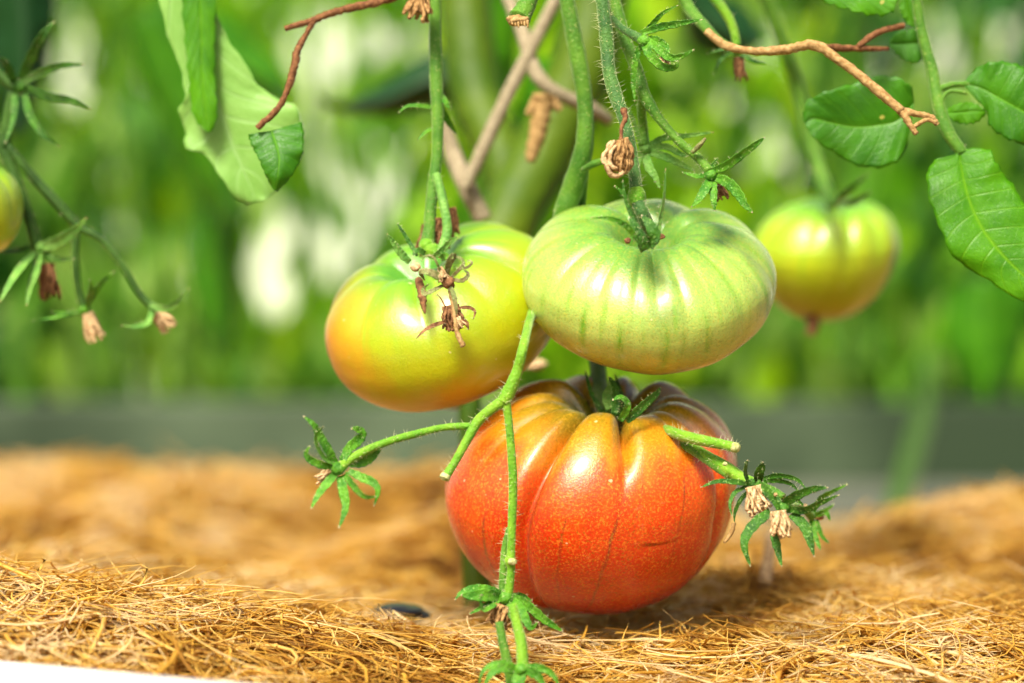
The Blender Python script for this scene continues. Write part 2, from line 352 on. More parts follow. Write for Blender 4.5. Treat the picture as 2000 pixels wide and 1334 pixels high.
def mat_tomato(name, stops, streak=None, streak_pos=(.25, .75), line=None, speck=0.12, rough=0.27, sss=0.12, blotch=0.10, side=None, fine=1500, bump=0.4, coat=0.5, side2=None, lines=(), linecol=(.1, .03, .01, 1)):
    """stops: colour by latitude (0 = stalk, 1 = blossom end)"""
    t = NT(name); pol = t.attr('pol'); o = t.obj(); sp = t.n('ShaderNodeSeparateXYZ'); t.l(pol, sp.inputs[0])
    n1 = t.noise(o, 38, 3); lat = t.math('ADD', sp.outputs[2], t.math('MULTIPLY', t.math('SUBTRACT', n1, .5), blotch * 2))
    radial = t.noise(t.scale(pol, 7, 7, 1.1), 1.0, 4, .6)
    lat = t.math('ADD', lat, t.math('MULTIPLY', t.math('SUBTRACT', radial, .5), .22))
    base = t.ramp(lat, stops, 'EASE')
    for sd in (side, side2):
        if sd is None: continue
        ax, lo, hi, colr, amt = sd
        s = t.math('ADD', sp.outputs[0 if ax == 'x' else 1], t.math('MULTIPLY', t.math('SUBTRACT', n1, .5), .8))
        m = t.math('MULTIPLY', t.ramp(t.math('MULTIPLY_ADD', s, .5, .5), [(lo, 0.0), (hi, 1.0)]), amt)
        base = t.mix(t.math('MULTIPLY', m, t.ramp(sp.outputs[2], [(.08, 0.0), (.4, 1.0)])), base, colr)
    latm = t.ramp(sp.outputs[2], [(streak_pos[0], 0.0), (streak_pos[0] + .08, 1.0), (streak_pos[1] - .1, 1.0), (streak_pos[1], 0.0)])
    if streak is not None:
        s1 = t.ramp(t.noise(t.scale(pol, 9, 9, .55), 1.0, 2, .5), [(0.56, 0.0), (0.68, 1.0)])
        base = t.mix(t.math('MULTIPLY', t.math('MULTIPLY', s1, latm), .75), base, streak)
    if line is not None:
        n2 = t.noise(t.scale(pol, 5.5, 5.5, .5), 1.0, 2.5, .55); dd = t.math('ABSOLUTE', t.math('SUBTRACT', n2, .5))
        brk = t.ramp(t.noise(t.scale(pol, 12, 12, 7), 1.0, 3), [(0.47, 0.0), (0.6, 1.0)])
        s2 = t.math('MULTIPLY', t.ramp(dd, [(0.0, 1.0), (0.014, 0.0)]), brk)
        base = t.mix(t.math('MULTIPLY', t.math('MULTIPLY', s2, latm), .6), base, line)
    if lines:
        th = t.math('MULTIPLY', t.math('ARCTAN2', sp.outputs[0], t.math('MULTIPLY', sp.outputs[1], -1.0)), 57.3)
        th = t.math('ADD', th, t.math('MULTIPLY', t.math('SUBTRACT', t.noise(o, 60, 2), .5), 2.6)); tot = None
        brk2 = t.ramp(t.noise(t.scale(pol, 22, 22, 9), 1.0, 4, .7), [(.40, 0.0), (.58, 1.0)])
        for (t0, hw, v0, v1, st, drift) in lines:
            dl_ = t.math('ABSOLUTE', t.math('ADD', t.math('SUBTRACT', th, t0), t.math('MULTIPLY', t.math('SUBTRACT', sp.outputs[2], .5), drift)))
            m = t.math('SUBTRACT', 1.0, t.math('DIVIDE', dl_, hw), clamp=True)
            w = t.ramp(sp.outputs[2], [(v0, 0.0), (v0 + (v1 - v0) * .35, 1.0), (v0 + (v1 - v0) * .6, 1.0), (v1, 0.0)])
            m = t.math('MULTIPLY', t.math('MULTIPLY', m, w), st); tot = m if tot is None else t.math('MAXIMUM', tot, m)
        base = t.mix(t.math('MULTIPLY', tot, t.math('MULTIPLY_ADD', brk2, .7, .3)), base, linecol)
    f = t.noise(o, fine * .62, 3, .75)
    base = t.mix(t.ramp(f, [(0.50, 0.0), (0.66, speck)]), base, t.mix(.4, base, (1.0, .55, .05, 1)))
    base = t.mix(t.ramp(t.noise(o, fine * .8, 2), [(0.34, speck * .6), (0.45, 0.0)]), base, (0.12, 0.10, 0.0, 1))
    base = t.mix(t.ramp(t.noise(t.scale(o, 1, 1, 2.5), 150, 5, .75), [(.62, 0.0), (.76, .14)]), base, (.75, .66, .34, 1))
    pore = t.ramp(t.noise(o, 330, 0), [(0.86, 0.0), (0.88, 0.5)]); base = t.mix(pore, base, (0.85, .7, .4, 1))
    rg = t.math('ADD', rough, t.math('MULTIPLY', t.math('SUBTRACT', t.noise(o, 60, 4), .5), .12))
    t.set(Base_Color=base, Roughness=rg, Specular_IOR_Level=.5, Subsurface_Weight=sss, Sheen_Weight=.03, Sheen_Roughness=.35, Coat_Weight=coat, Coat_Roughness=.20, Coat_IOR=1.45)
    t.p.inputs['Subsurface Radius'].default_value = (0.006, 0.003, 0.001); t.p.inputs['Subsurface Scale'].default_value = 1.0
    t.bump(t.math('ADD', t.noise(o, fine * .8, 3, .7), t.math('MULTIPLY', t.noise(o, 110, 3), 1.4)), bump, 0.0006)
    return t.m

M_RED = mat_tomato('skin_red', [(0.0, (.09, .12, .004, 1)), (.15, (.28, .17, .006, 1)), (.26, (.56, .19, .005, 1)), (.36, (.62, .065, .002, 1)), (.52, (.58, .024, .001, 1)), (1.0, (.48, .008, .001, 1))],
                   lines=((-46, 1.3, .38, .75, .9, 0), (-26, 1.6, .36, .72, 1.0, 10), (-12, .9, .25, .8, .75, 14), (6, 1.1, .3, .85, .8, 26), (14, .8, .25, .5, .5, 10), (33, 1.0, .22, .6, .85, 16), (55, 1.0, .3, .7, .6, 5), (-62, 1.0, .4, .7, .5, 0)), speck=.75, side=('y', .5, 1.0, (.20, .13, .02, 1), .45))
M_GREEN = mat_tomato('skin_green', [(0.0, (.08, .24, .02, 1)), (.15, (.12, .30, .03, 1)), (.30, (.27, .44, .075, 1)), (.55, (.40, .51, .10, 1)), (.72, (.50, .44, .035, 1)), (1.0, (.48, .30, .008, 1))],
                     streak=(.20, .42, .03, 1), streak_pos=(.16, .50), speck=.5, rough=.27, linecol=(.10, .33, .006, 1), lines=((-58, 2.6, .36, .66, .7, 8), (-47, 1.2, .4, .6, .35, 8), (-33, 2.8, .36, .68, .95, 6), (-24, 1.2, .42, .6, .4, 4), (-15, 3.0, .40, .72, 1.0, 3), (-4, 1.4, .4, .6, .35, 0), (5, 2.8, .38, .70, .95, -4), (13, 1.3, .42, .62, .4, -4), (24, 2.6, .36, .68, .85, -9), (38, 1.4, .36, .6, .4, -9), (50, 1.5, .34, .6, .35, -8), (66, 2.6, .32, .62, .8, -10), (-75, 2, .3, .6, .6, 0), (82, 2, .3, .6, .5, 0)))
M_YELLOW = mat_tomato('skin_lime', [(0.0, (.05, .20, .02, 1)), (.17, (.14, .34, .012, 1)), (.34, (.28, .43, .012, 1)), (.55, (.38, .47, .010, 1)), (.82, (.42, .42, .004, 1)), (1.0, (.48, .30, .005, 1))],
                      streak=(.20, .40, .01, 1), streak_pos=(.15, .6), speck=.05, rough=.3)
M_YELLOW2 = mat_tomato('skin_yellow', [(0.0, (.06, .24, .012, 1)), (.17, (.16, .36, .010, 1)), (.30, (.26, .39, .004, 1)), (.54, (.40, .42, .003, 1)), (.78, (.45, .34, .003, 1)), (1.0, (.48, .17, .004, 1))],
                       streak=(.26, .42, .008, 1), streak_pos=(.10, .45), speck=.05, rough=.3, side=('x', .24, .0, (.60, .20, .006, 1), .9), side2=('y', .45, .8, (.14, .32, .006, 1), .8))
# ------------------------------------------------------------------ straw bed
def zstraw(x, y):
    """height of the straw: a low near ridge, a hollow behind it, then a long uneven bed"""
    left = np.clip((-.04 - x) / .16, 0, 1)
    ridge = -.0005 - .021 * np.clip((.955 - y) / .085, 0, 1.2) * (1 - .6 * left) + .026 * left * np.exp(-((y - .95) / np.where(y < .95, .09, .07)) ** 2) - .009 * np.exp(-((y - 1.05) / .06) ** 2) * np.exp(-((x + .05) / .07) ** 2)
    ridge = ridge - .011 * np.exp(-(((y - 1.015) / .06) ** 2 + ((x - .03) / .08) ** 2)) + .0025 * np.sin(x * 47 + y * 30) * np.sin(y * 61 + x * 20)
    h2 = np.random.default_rng(5); z = ridge
    for k in range(14):
        fx, fy, p, q = h2.uniform(4, 26), h2.uniform(3, 16), h2.uniform(0, 6), h2.uniform(0, 6)
        z = z + (.0095 / (1 + fx * .06)) * np.sin(x * fx + p) * np.sin(y * fy + q) * np.clip((y - 1.0) / .3, .12, 1) * 1.3
    z = z + -.004 + .018 * np.exp(-((x - .34) / .07) ** 2 - ((y - 1.95) / .16) ** 2)                 # small heap to the right
    z = z - .009 * np.clip((y - 1.15) / .5, 0, 1)
    back = 2.2 - .62 / (1 + np.exp(-(x - .12) * 22))                                       # far edge of the bed
    return z - .07 / (1 + np.exp(-(y - back) * 28))
def np_mesh(name, V, F, mats, attr=None):
    me = bpy.data.meshes.new(name); n = F.shape[1]
    me.vertices.add(len(V)); me.vertices.foreach_set('co', V.astype(np.float32).ravel())
    me.loops.add(F.size); me.loops.foreach_set('vertex_index', F.astype(np.int32).ravel())
    me.polygons.add(len(F)); me.polygons.foreach_set('loop_start', np.arange(0, F.size, n, dtype=np.int32))
    me.update(calc_edges=True)
    for m in mats: me.materials.append(m)
    me.polygons.foreach_set('use_smooth', [True] * len(F))
    if attr is not None:
        a = me.attributes.new('rnd', 'FLOAT', 'POINT'); a.data.foreach_set('value', attr.astype(np.float32))
    return link(name, me)
t = NT('straw'); a_ = t.attr('rnd', 'Fac'); o_ = t.obj()
patch = t.noise(t.scale(o_, 1, .45, 1), 15, 4, .62); mixf = t.math('ADD', t.math('MULTIPLY', a_, .7), t.math('MULTIPLY_ADD', t.math('ADD', t.math('MULTIPLY', t.math('SUBTRACT', t.noise(o_, 3.2, 2), .47), .9), t.math('SUBTRACT', patch, .5)), 2.6, .20), clamp=True)
t.set(Base_Color=t.ramp(mixf, [(0.0, (.10, .05, .010, 1)), (.25, (.40, .21, .028, 1)), (.52, (.69, .43, .055, 1)), (.75, (.78, .58, .15, 1)), (1.0, (.84, .72, .38, 1))]), Roughness=.55, Specular_IOR_Level=.35)
tr_ = t.n('ShaderNodeBsdfTranslucent'); tr_.inputs[0].default_value = (.75, .42, .08, 1); mx_ = t.n('ShaderNodeMixShader'); mx_.inputs[0].default_value = .45
t.l(t.p.outputs[0], mx_.inputs[1]); t.l(tr_.outputs[0], mx_.inputs[2]); t.l(mx_.outputs[0], t.o.inputs[0]); M_STRAW = t.m
t = NT('straw_base'); o_ = t.obj()
t.set(Base_Color=t.ramp(t.noise(o_, 40, 6, .7), [(.3, (.12, .055, .012, 1)), (.5, (.32, .17, .035, 1)), (.7, (.50, .30, .07, 1))]), Roughness=.9)
t.bump(t.noise(o_, 160, 5, .7), .8, .004); M_STRAWB = t.m
def straw_base():
    xs = np.linspace(-.95, .95, 260); ys = np.linspace(.70, 2.7, 300); X, Y = np.meshgrid(xs, ys)
    Z = zstraw(X, Y) - .006; V = np.stack([X, Y, Z], -1).reshape(-1, 3); n = len(xs)
    i = np.arange(len(ys) - 1)[:, None] * n + np.arange(n - 1)[None]; i = i.ravel()
    return V, np.stack([i, i + 1, i + n + 1, i + n], 1)
def strands(N, x0, x1, y0, y1, Lr, rr, seg=7, lift=.004, curl=.35, seed=1, bias=1.0):
    g = np.random.default_rng(seed); y = y0 + (y1 - y0) * g.random(N) ** bias
    x = (x0 + (x1 - x0) * g.random(N)) * np.maximum(1, y / 1.15) if y1 > 1.3 else x0 + (x1 - x0) * g.random(N)
    fld = 1.6 * np.sin(x * 21 + 2.1 * np.sin(y * 17)) + 1.3 * np.sin(y * 29 + x * 13 + 1)
    ang = np.where(g.random(N) < .75, fld + g.normal(0, .5, N), g.random(N) * 6.283) + np.pi * (g.random(N) < .5); el = g.normal(0, .09, N); L = g.uniform(*Lr, N) * g.choice([1, 1, .6, 1.4], N); r = g.uniform(*rr, N)
    ca = g.normal(0, curl, N); cb = g.normal(0, curl * .7, N); P = np.zeros((N, seg + 1, 3)); dirs = np.zeros((N, seg + 1, 3))
    px, py = x.copy(), y.copy(); pz = zstraw(x, y) + g.random(N) * lift - el * L * .35
    for s in range(seg + 1):
        P[:, s] = np.stack([px, py, pz], 1)
        d = np.stack([np.cos(ang) * np.cos(el), np.sin(ang) * np.cos(el), np.sin(el)], 1); dirs[:, s] = d
        px = px + d[:, 0] * L / seg; py = py + d[:, 1] * L / seg; pz = pz + d[:, 2] * L / seg
        low = zstraw(px, py); pz = np.maximum(pz, low - .001); pz = np.where(pz > low + lift * 1.3, low + lift * 1.3 + (pz - low - lift * 1.3) * .5, pz)
        ang = ang + ca * 1.0 + g.normal(0, .10, N); el = el + cb * .6 - .12 * (pz > zstraw(px, py) + lift * 2.2)
    # nothing grows through the white rim of the planter
    ok = (P[:, :, 1] > .8344 - (P[:, :, 0] + .1767) * .62 + .002) | (P[:, :, 0] > -.02); ok = ok.all(axis=1)
    P = P[ok]; dirs = dirs[ok]; r = r[ok]; N = int(ok.sum())
    up = np.array([0, 0, 1.0]); A = np.cross(dirs, up); A /= np.linalg.norm(A, axis=2, keepdims=True) + 1e-9; B = np.cross(A, dirs)
    tw = g.random(N)[:, None, None] * 6; V = []
    flat = g.choice([1.0, 1.0, 2.2], N)[:, None, None]
    for k in range(4):
        an = tw + k * np.pi / 2; taper = np.linspace(1, .45, seg + 1)[None, :, None]
        V.append(P + (A * np.cos(an) * flat + B * np.sin(an)) * r[:, None, None] * taper)
    V = np.stack(V, 2).reshape(-1, 3); rowv = (seg + 1) * 4
    q = []
    for s in range(seg):
        for k in range(4): q.append((s * 4 + k, s * 4 + (k + 1) % 4, s * 4 + 4 + (k + 1) % 4, s * 4 + 4 + k))
    F = (np.array(q)[None] + (np.arange(N) * rowv)[:, None, None]).reshape(-1, 4)
    return V, F, np.repeat(g.random(N), rowv)
def build_straw():
    sets = [strands(30000, -.27, .27, .79, 1.16, (.02, .07), (.00020, .00060), seed=1, lift=.007, curl=.30),
            strands(900, -.26, .26, .80, 1.12, (.03, .08), (.0006, .0011), seed=2, lift=.008, curl=.2),
            strands(15000, -.36, .36, 1.08, 1.75, (.03, .09), (.0004, .0013), seed=3, lift=.008, seg=5),
            strands(13000, -.38, .38, 1.7, 2.55, (.05, .14), (.0008, .0026), seed=4, lift=.010, seg=5)]
    V, F, A, off = [], [], [], 0
    for v, f, a in sets: V.append(v); F.append(f + off); A.append(a); off += len(v)
    bv, bf = straw_base(); V.append(bv); F.append(bf + off); A.append(np.full(len(bv), .15))
    V = np.concatenate(V); F = np.concatenate(F); A = np.concatenate(A)
    o = np_mesh('straw_mulch', V, F, [M_STRAW, M_STRAWB], A)
    mi = np.zeros(len(F), np.int32); mi[-len(bf):] = 1; o.data.polygons.foreach_set('material_index', mi)
    tag(o, 'golden straw mulch spread over the growing bed under the tomatoes', 'straw', kind='stuff')
build_straw()

# ------------------------------------------------------------------ ground, far bed edge, greenhouse side
t = NT('ground_fabric'); o_ = t.obj(); t.set(Base_Color=t.ramp(t.noise(o_, 3, 4), [(.35, (.05, .06, .045, 1)), (.7, (.12, .13, .09, 1))]), Roughness=.85)
gm = MB(); gm.grid([[Vector((x, y, -.055)) for x in (-14, 14)] for y in (-3, 14)], [[(0, 0), (1, 0)]] * 2)
g = gm.build('ground', t.m, smooth=False); tag(g, 'dark woven ground fabric between the rows', None, kind='structure')
def box(name, x0, x1, y0, y1, z0, z1, mat, parent=None, rot=0, bev=.004):
    mb = MB(); c = Vector(((x0 + x1) / 2, (y0 + y1) / 2, 0)); M = Matrix.Rotation(rot, 3, 'Z')
    P = [c + M @ (Vector((x, y, z)) - c) for z in (z0, z1) for x, y in ((x0, y0), (x1, y0), (x1, y1), (x0, y1))]
    mb.v = [tuple(p) for p in P]; mb.uv = [(0, 0)] * 8
    mb.f = [(3, 2, 1, 0), (4, 5, 6, 7), (0, 1, 5, 4), (1, 2, 6, 5), (2, 3, 7, 6), (3, 0, 4, 7)]; mb.mi = [0] * 6
    o = mb.build(name, mat, parent, smooth=False)
    b = o.modifiers.new('bevel', 'BEVEL'); b.width = bev; b.segments = 3; return o
t = NT('grey_plastic'); o_ = t.obj(); t.set(Base_Color=t.ramp(t.noise(o_, 2.2, 3), [(.42, (.012, .030, .008, 1)), (.6, (.065, .10, .05, 1))]), Roughness=.5)
M_GREY = t.m
o = box('bed_edging', -2.5, 2.5, 2.95, 2.99, -.055, .046, M_GREY); tag(o, 'long grey plastic edging of the bed behind the straw', 'bed edging')
t = NT('white_plastic'); o_ = t.obj(); t.set(Base_Color=t.ramp(t.noise(o_, 25, 4), [(.3, (.68, .70, .72, 1)), (.7, (.80, .81, .82, 1))]), Roughness=.4)
t.bump(t.noise(o_, 300, 3), .1, .0005); M_WHITE = t.m
def near_edge():
    A, B = Vector((-.1767, .8344, .0075)), Vector((-.0964, .7847, .0075))
    along = (B - A).normalized(); out = Vector((along.y, -along.x, 0)); 
    A = A - along * .15; B = B + along * .07
    prof = [(0, 0), (.0015, .0015), (.030, .0005), (.034, -.004), (.034, -.06), (.0, -.06)]
    mb = MB(); rows = []; uvs = []
    for P in (A, B): rows.append([P + out * a + Vector((0, 0, b)) for a, b in prof]); uvs.append([(0, 0)] * 6)
    mb.grid(rows, uvs, closed=True, cap=True); o = mb.build('planter_edge', M_WHITE, smooth=False)
    b = o.modifiers.new('bevel', 'BEVEL'); b.width = .0012; b.segments = 3
    tag(o, 'smooth white rim of the planter in front of the straw', 'planter edge')
near_edge()
t = NT('white_film'); o_ = t.obj(); wv = t.noise(t.scale(o_, 5, 5, .25), 1.0, 3)
t.set(Base_Color=t.ramp(wv, [(.3, (.50, .62, .36, 1)), (.7, (.80, .82, .70, 1))]), Roughness=.5)
def film():
    mb = MB(); rows = []; uvs = []
    for zi in range(3):
        rows.append([Vector((x / 40 * 1.0, 6.5 + .03 * math.sin(x * .9) + .02 * math.sin(x * 2.3), (-.055, 1.4, 2.8)[zi])) for x in range(-140, 141)])
        uvs.append([(x / 280 + .5, zi / 2) for x in range(-140, 141)])
    mb.grid(rows, uvs); o = mb.build('greenhouse_wall', t.m)
    tag(o, 'pale plastic film forming the side of the greenhouse', 'greenhouse wall', kind='structure')
film()
t = NT('black_plastic'); t.set(Base_Color=(.006, .007, .012, 1), Roughness=.35)
mb = MB(); blob_mb(mb, 775, 1196, 1.035, 62, 17, 60, amp=.3, freq=2); o = mb.build('plastic_scrap', t.m)
tag(o, 'crumpled black plastic scrap lying in the hollow of the straw', 'plastic scrap')
mb = MB(); tube(mb, [(1508, 1040, 1.10, 12), (1496, 1130, 1.09, 13), (1480, 1260, 1.06, 12)], n=14)
o = mb.build('dry_stalk', DRY_PALE); tag(o, 'pale dry stalk standing in straw behind the withered double flower cluster', 'dry stalk')
mb = MB(); tube(mb, [(1815, 700, 2.5, 13), (1808, 790, 2.4, 18), (1785, 880, 2.2, 22), (1745, 1010, 1.9, 24)], n=12)
o = mb.build('vine', STEM_DARK); tag(o, 'dark green stem rising from the far end of the straw', 'vine')
mb = MB(); tube(mb, [(915, 700, 1.12, 22), (925, 1000, 1.11, 26), (935, 1210, 1.10, 30)], n=12)
o = mb.build('vine', STEM_OLIVE); tag(o, 'olive green stem rooted in straw behind the red tomato', 'vine')

# ------------------------------------------------------------------ background rows of plants
def mat_far(name, cols, trans, back):
    t = NT(name); a_ = t.attr('rnd', 'Fac'); base = t.ramp(a_, cols); t.set(Base_Color=base, Roughness=.5, Specular_IOR_Level=.3)
    tr = t.n('ShaderNodeBsdfTranslucent'); t.l(t.mix(.4, base, back), tr.inputs[0]); mx = t.n('ShaderNodeMixShader'); mx.inputs[0].default_value = trans
    t.l(t.p.outputs[0], mx.inputs[1]); t.l(tr.outputs[0], mx.inputs[2]); t.l(mx.outputs[0], t.o.inputs[0]); return t.m
FAR = mat_far('foliage_mid', [(0.0, (.006, .06, .001, 1)), (.5, (.060, .25, .001, 1)), (1.0, (.24, .55, .005, 1))], .5, (.2, .5, .02, 1))
FAR_DARK = mat_far('foliage_dark', [(0.0, (.006, .045, .006, 1)), (.6, (.015, .10, .008, 1)), (1.0, (.03, .16, .01, 1))], .2, (.05, .3, .02, 1))
FAR_LIME = mat_far('foliage_lime', [(0.0, (.05, .26, .001, 1)), (.5, (.30, .60, .001, 1)), (1.0, (.50, .72, .01, 1))], .5, (.5, .8, .05, 1))
FAR_PALE = mat_far('foliage_pale', [(0.0, (.03, .16, .004, 1)), (.5, (.15, .38, .02, 1)), (1.0, (.46, .66, .14, 1))], .5, (.4, .7, .2, 1))
def foliage(name, pts, mat, parent, size, seed):
    """drooping pointed leaflets; pts = array of world positions"""
    g = np.random.default_rng(seed); N = len(pts); L = g.uniform(.6, 1.3, N) * size; W = L * g.uniform(.16, .30, N)
    az = g.random(N) * 6.283; dr = g.uniform(.7, 1.5, N); d = np.stack([np.cos(az) * np.cos(dr), np.sin(az) * np.cos(dr), -np.sin(dr)], 1)
    a = np.cross(d, g.normal(0, 1, (N, 3))); a /= np.linalg.norm(a, axis=1, keepdims=True); b = np.cross(a, d)
    V = []
    for v, w in ((0, .12), (.25, .8), (.55, 1.0), (.8, .6), (1.0, .05)):
        c = pts + d * (L * v)[:, None] + np.array([0, 0, -1.0]) * (L * .25 * v * v)[:, None]
        for s in (-1, 0, 1): V.append(c + a * (W * w * s)[:, None] + b * (-(abs(s)) * W * .35)[:, None])
    V = np.stack(V, 1); F = []
    for i in range(4):
        for j in range(2): q = i * 3 + j; F.append((q, q + 1, q + 4, q + 3))
    F = (np.array(F)[None] + (np.arange(N) * 15)[:, None, None]).reshape(-1, 4)
    o = np_mesh(name, V.reshape(-1, 3) - np.array(parent.location), F, [mat], np.repeat(g.random(N), 15)); o.parent = parent; return o
# ellipses (x, y, rx, ry, strength) where the rows are thin and the pale film shows between the plants
GAPS = [(650, 80, 170, 75, .9), (140, 100, 60, 110, .8), (300, 80, 60, 90, .6), (535, 525, 62, 95, .97), (655, 490, 50, 65, .95), (725, 440, 45, 120, .6), (1405, 260, 150, 120, .5), (1960, 110, 60, 110, .5),
        (200, 390, 60, 100, .6), (380, 540, 45, 90, .6), (250, 640, 60, 110, .5), (1200, 600, 60, 200, .3), (1500, 40, 70, 60, .8), (1830, 100, 60, 90, .5), (640, 300, 80, 160, .55), (800, 330, 60, 120, .35), (90, 640, 60, 60, .4), (1330, 770, 80, 40, .5)]
def density(P):
    x = P[:, 0] / P[:, 1] * FPX + 1000; y = 667 - (P[:, 2] - CZ) / P[:, 1] * FPX; k = np.ones(len(P))
    for gx, gy, rx, ry, s in GAPS: k *= 1 - s * np.exp(-(((x - gx) / rx) ** 2 + ((y - gy) / ry) ** 2) ** 1.5)
    return k
rowdefs = [(4.6, 13, .40, 560, .085), (3.7, 11, .36, 400, .07), (3.25, 9, .34, 200, .06)]
pn = 0; cntr = [0, 0, 0]; ORD = 'first second third fourth fifth sixth seventh eighth ninth tenth eleventh twelfth thirteenth'.split()
for ri, (D, n, sp, cnt, size) in enumerate(rowdefs):
    for k in range(n):
        x = (k - (n - 1) / 2) * sp * (D / 4.6) * 1.0 + random.uniform(-.06, .06); y = D + random.uniform(-.12, .12)
        u = x / y * FPX + 1000; r = random.random()
        if 1150 < u < 1750: mt = FAR_LIME if r < .75 else (FAR_PALE if r < .9 else FAR)
        elif u > 1750: mt = FAR if r < .45 else (FAR_LIME if r < .75 else FAR_DARK)
        elif u < 420: mt = FAR_DARK if r < .34 else (FAR if r < .72 else (FAR_PALE if r < .92 else FAR_LIME))
        else: mt = FAR_PALE if r < .45 else (FAR if r < .85 else FAR_LIME)
        what = {'foliage_mid': 'mid green', 'foliage_dark': 'dark green', 'foliage_lime': 'lime green', 'foliage_pale': 'pale green'}[mt.name]
        if not -350 < u < 2350: continue
        cntr[ri] += 1; row = ('farthest', 'middle', 'nearest')[ri]
        p = thing('tomato_plant', (x, y, -.05), 'blurred %s leafy plant, %s from the left in the %s row' % (what, ORD[cntr[ri] - 1], row), 'plant', 'plants of the %s blurred row' % row)
        g = np.random.default_rng(100 + pn); pn += 1
        P = np.stack([x + g.normal(0, .13, cnt * 3), y + g.normal(0, .10, cnt * 3), g.uniform((.06, .08, .085)[ri], .95 if D > 4 else .8, cnt * 3)], 1)
        Z_ = np.array([0, 0, size]); cl = np.sin(P[:, 0] * 19 + ri * 2 + 2 * np.sin(P[:, 2] * 9)) * np.sin(P[:, 2] * 23 + P[:, 0] * 11 + ri) + .7 * np.sin(P[:, 0] * 47 + P[:, 2] * 5 + ri)
        P = P[g.random(len(P)) < np.clip(.6 + .75 * cl + .6 * (P[:, 2] < .27), .05, 1) * density(P) * density(P - Z_ * .5) * density(P - Z_ * .95)]
        if len(P) < 8: P = np.stack([x + g.normal(0, .1, 8), y + g.normal(0, .1, 8), g.uniform(1.0, 1.4, 8)], 1)
        foliage('foliage', P, mt, p, size, 500 + pn)
        mb = MB(); C = [Vector((x + .02 * math.sin(q * 1.3 + x), y, -.05 + q * .16)) for q in range(9)]; sweep(mb, C, [.007] * 9, [.007] * 9, [VIEW] * 9, n=8)
        mb.build('stem', STEM if 'dark' not in what else STEM_DARK, p)

# ------------------------------------------------------------------ blurred things at middle distance
D1 = 1.22
th = thing('tomato_vine', Q(1000, 450, D1), 'two thick olive green plant stems joining, blurred behind the tomatoes', 'vine')
stem('stem', [(1175, -60, 1.26, 60), (1140, 120, 1.25, 62), (1060, 300, 1.24, 60), (985, 450, 1.22, 58), (930, 640, 1.2, 52)], STEM_OLIVE, th, n=20)
stem('stem', [(905, -60, 1.30, 46), (915, 80, 1.29, 50), (935, 200, 1.28, 52), (985, 320, 1.26, 46), (1000, 440, 1.25, 38)], STEM_OLIVE, th, n=20)
th = thing('plant_string', Q(1000, 200, 1.10), 'pale dry twig crossing behind the hanging stems with a curved fork', 'dry twig')
stem('stem', [(1100, -30, 1.10, 13), (1055, 60, 1.10, 13), (985, 200, 1.10, 14), (930, 320, 1.10, 13), (905, 370, 1.10, 12)], TWIG_PALE, th)
stem('branch', [(985, -20, 1.12, 12), (1020, 60, 1.11, 14), (1045, 140, 1.10, 15), (1085, 180, 1.10, 14), (1150, 210, 1.11, 14), (1190, 235, 1.12, 11)], TWIG_PALE, th)
th = thing('dry_twig', Q(910, 350, 1.12), 'short pale dry stub leaning behind the hanging fruit stem', 'dry twig')
stem('stem', [(868, 235, 1.12, 12), (885, 300, 1.12, 17), (915, 370, 1.11, 19), (945, 430, 1.11, 18)], TWIG_PALE, th)
th = thing('withered_leaf', Q(1050, 230, 1.08), 'brown withered leaf dangling from the curved pale twig', 'withered leaf')
stem('blade', [(1062, 185, 1.08, 20), (1056, 230, 1.08, 17), (1045, 280, 1.08, 15), (1035, 316, 1.08, 9)], TWIG_TAN, th, lump=.25, extra=([(1045, 195, 1.08, 8), (1030, 225, 1.08, 6)], [(1075, 195, 1.08, 12), (1095, 215, 1.08, 7)]))
for (x, y, dd, r1, r2, lb) in ((1045, 712, 1.10, 24, 11, 'shrivelled cream flower remnant behind the top left of the red tomato'), (895, 785, 1.12, 36, 14, 'shrivelled cream flower remnant below the yellow tomato')):
    mb = MB(); blob_mb(mb, x, y, dd, r1, r2, amp=.35, freq=2); o = mb.build('flower_remnant', DRY_PALE); tag(o, lb, 'withered flower', 'cream flower remnants behind the tomatoes')

# right, out of focus tomato
t3 = thing('tomato', Q(1610, 500, 1.22), 'blurred yellow green heart-shaped tomato hanging on the right', 'tomato', 'tomatoes')
tomato(1606, 505, 1.22, 146, 122, M_YELLOW, t3, tilt=10, grooves=((12, .12, 8, .3), (-24, .07, 12, .35), (40, .10, 10, .3), (-60, .1, 9, .3), (75, .1, 9, .3), (120, .1, 9, .3), (170, .1, 9, .3), (-120, .1, 9, .3)), cav=(.3, .26), taper=.52, botp=1.1, shear=(22, 0), seg=(160, 80))
for pts, w in (([(1632, 400, 1.15), (1655, 375, 1.13), (1695, 340, 1.12)], 9), ([(1630, 402, 1.16), (1600, 370, 1.16), (1585, 330, 1.16)], 9), ([(1640, 400, 1.13), (1665, 395, 1.11), (1700, 375, 1.09)], 9), ([(1632, 402, 1.16), (1620, 360, 1.16), (1622, 345, 1.16)], 8)):
    sepal(pts, w, SEPAL_DARK, t3)
mb = MB(); tube(mb, [(1585, 612, 1.21, 16), (1588, 632, 1.21, 13), (1583, 655, 1.21, 9)], n=10, lump=.15); o = mb.build('blossom_remnant', DRY_BROWN, t3)
th = thing('fruit_truss', Q(1560, 150, 1.19), 'thin green stem from which the blurred heart-shaped tomato hangs', 'vine')
stem('stem', [(1488, -30, 1.16, 16), (1535, 100, 1.17, 15), (1560, 180, 1.18, 13), (1590, 300, 1.18, 12), (1628, 405, 1.17, 13)], STEM, th)
stem('branch', [(1572, 200, 1.18, 11), (1585, 300, 1.2, 10), (1580, 370, 1.2, 9)], STEM_DARK, th)

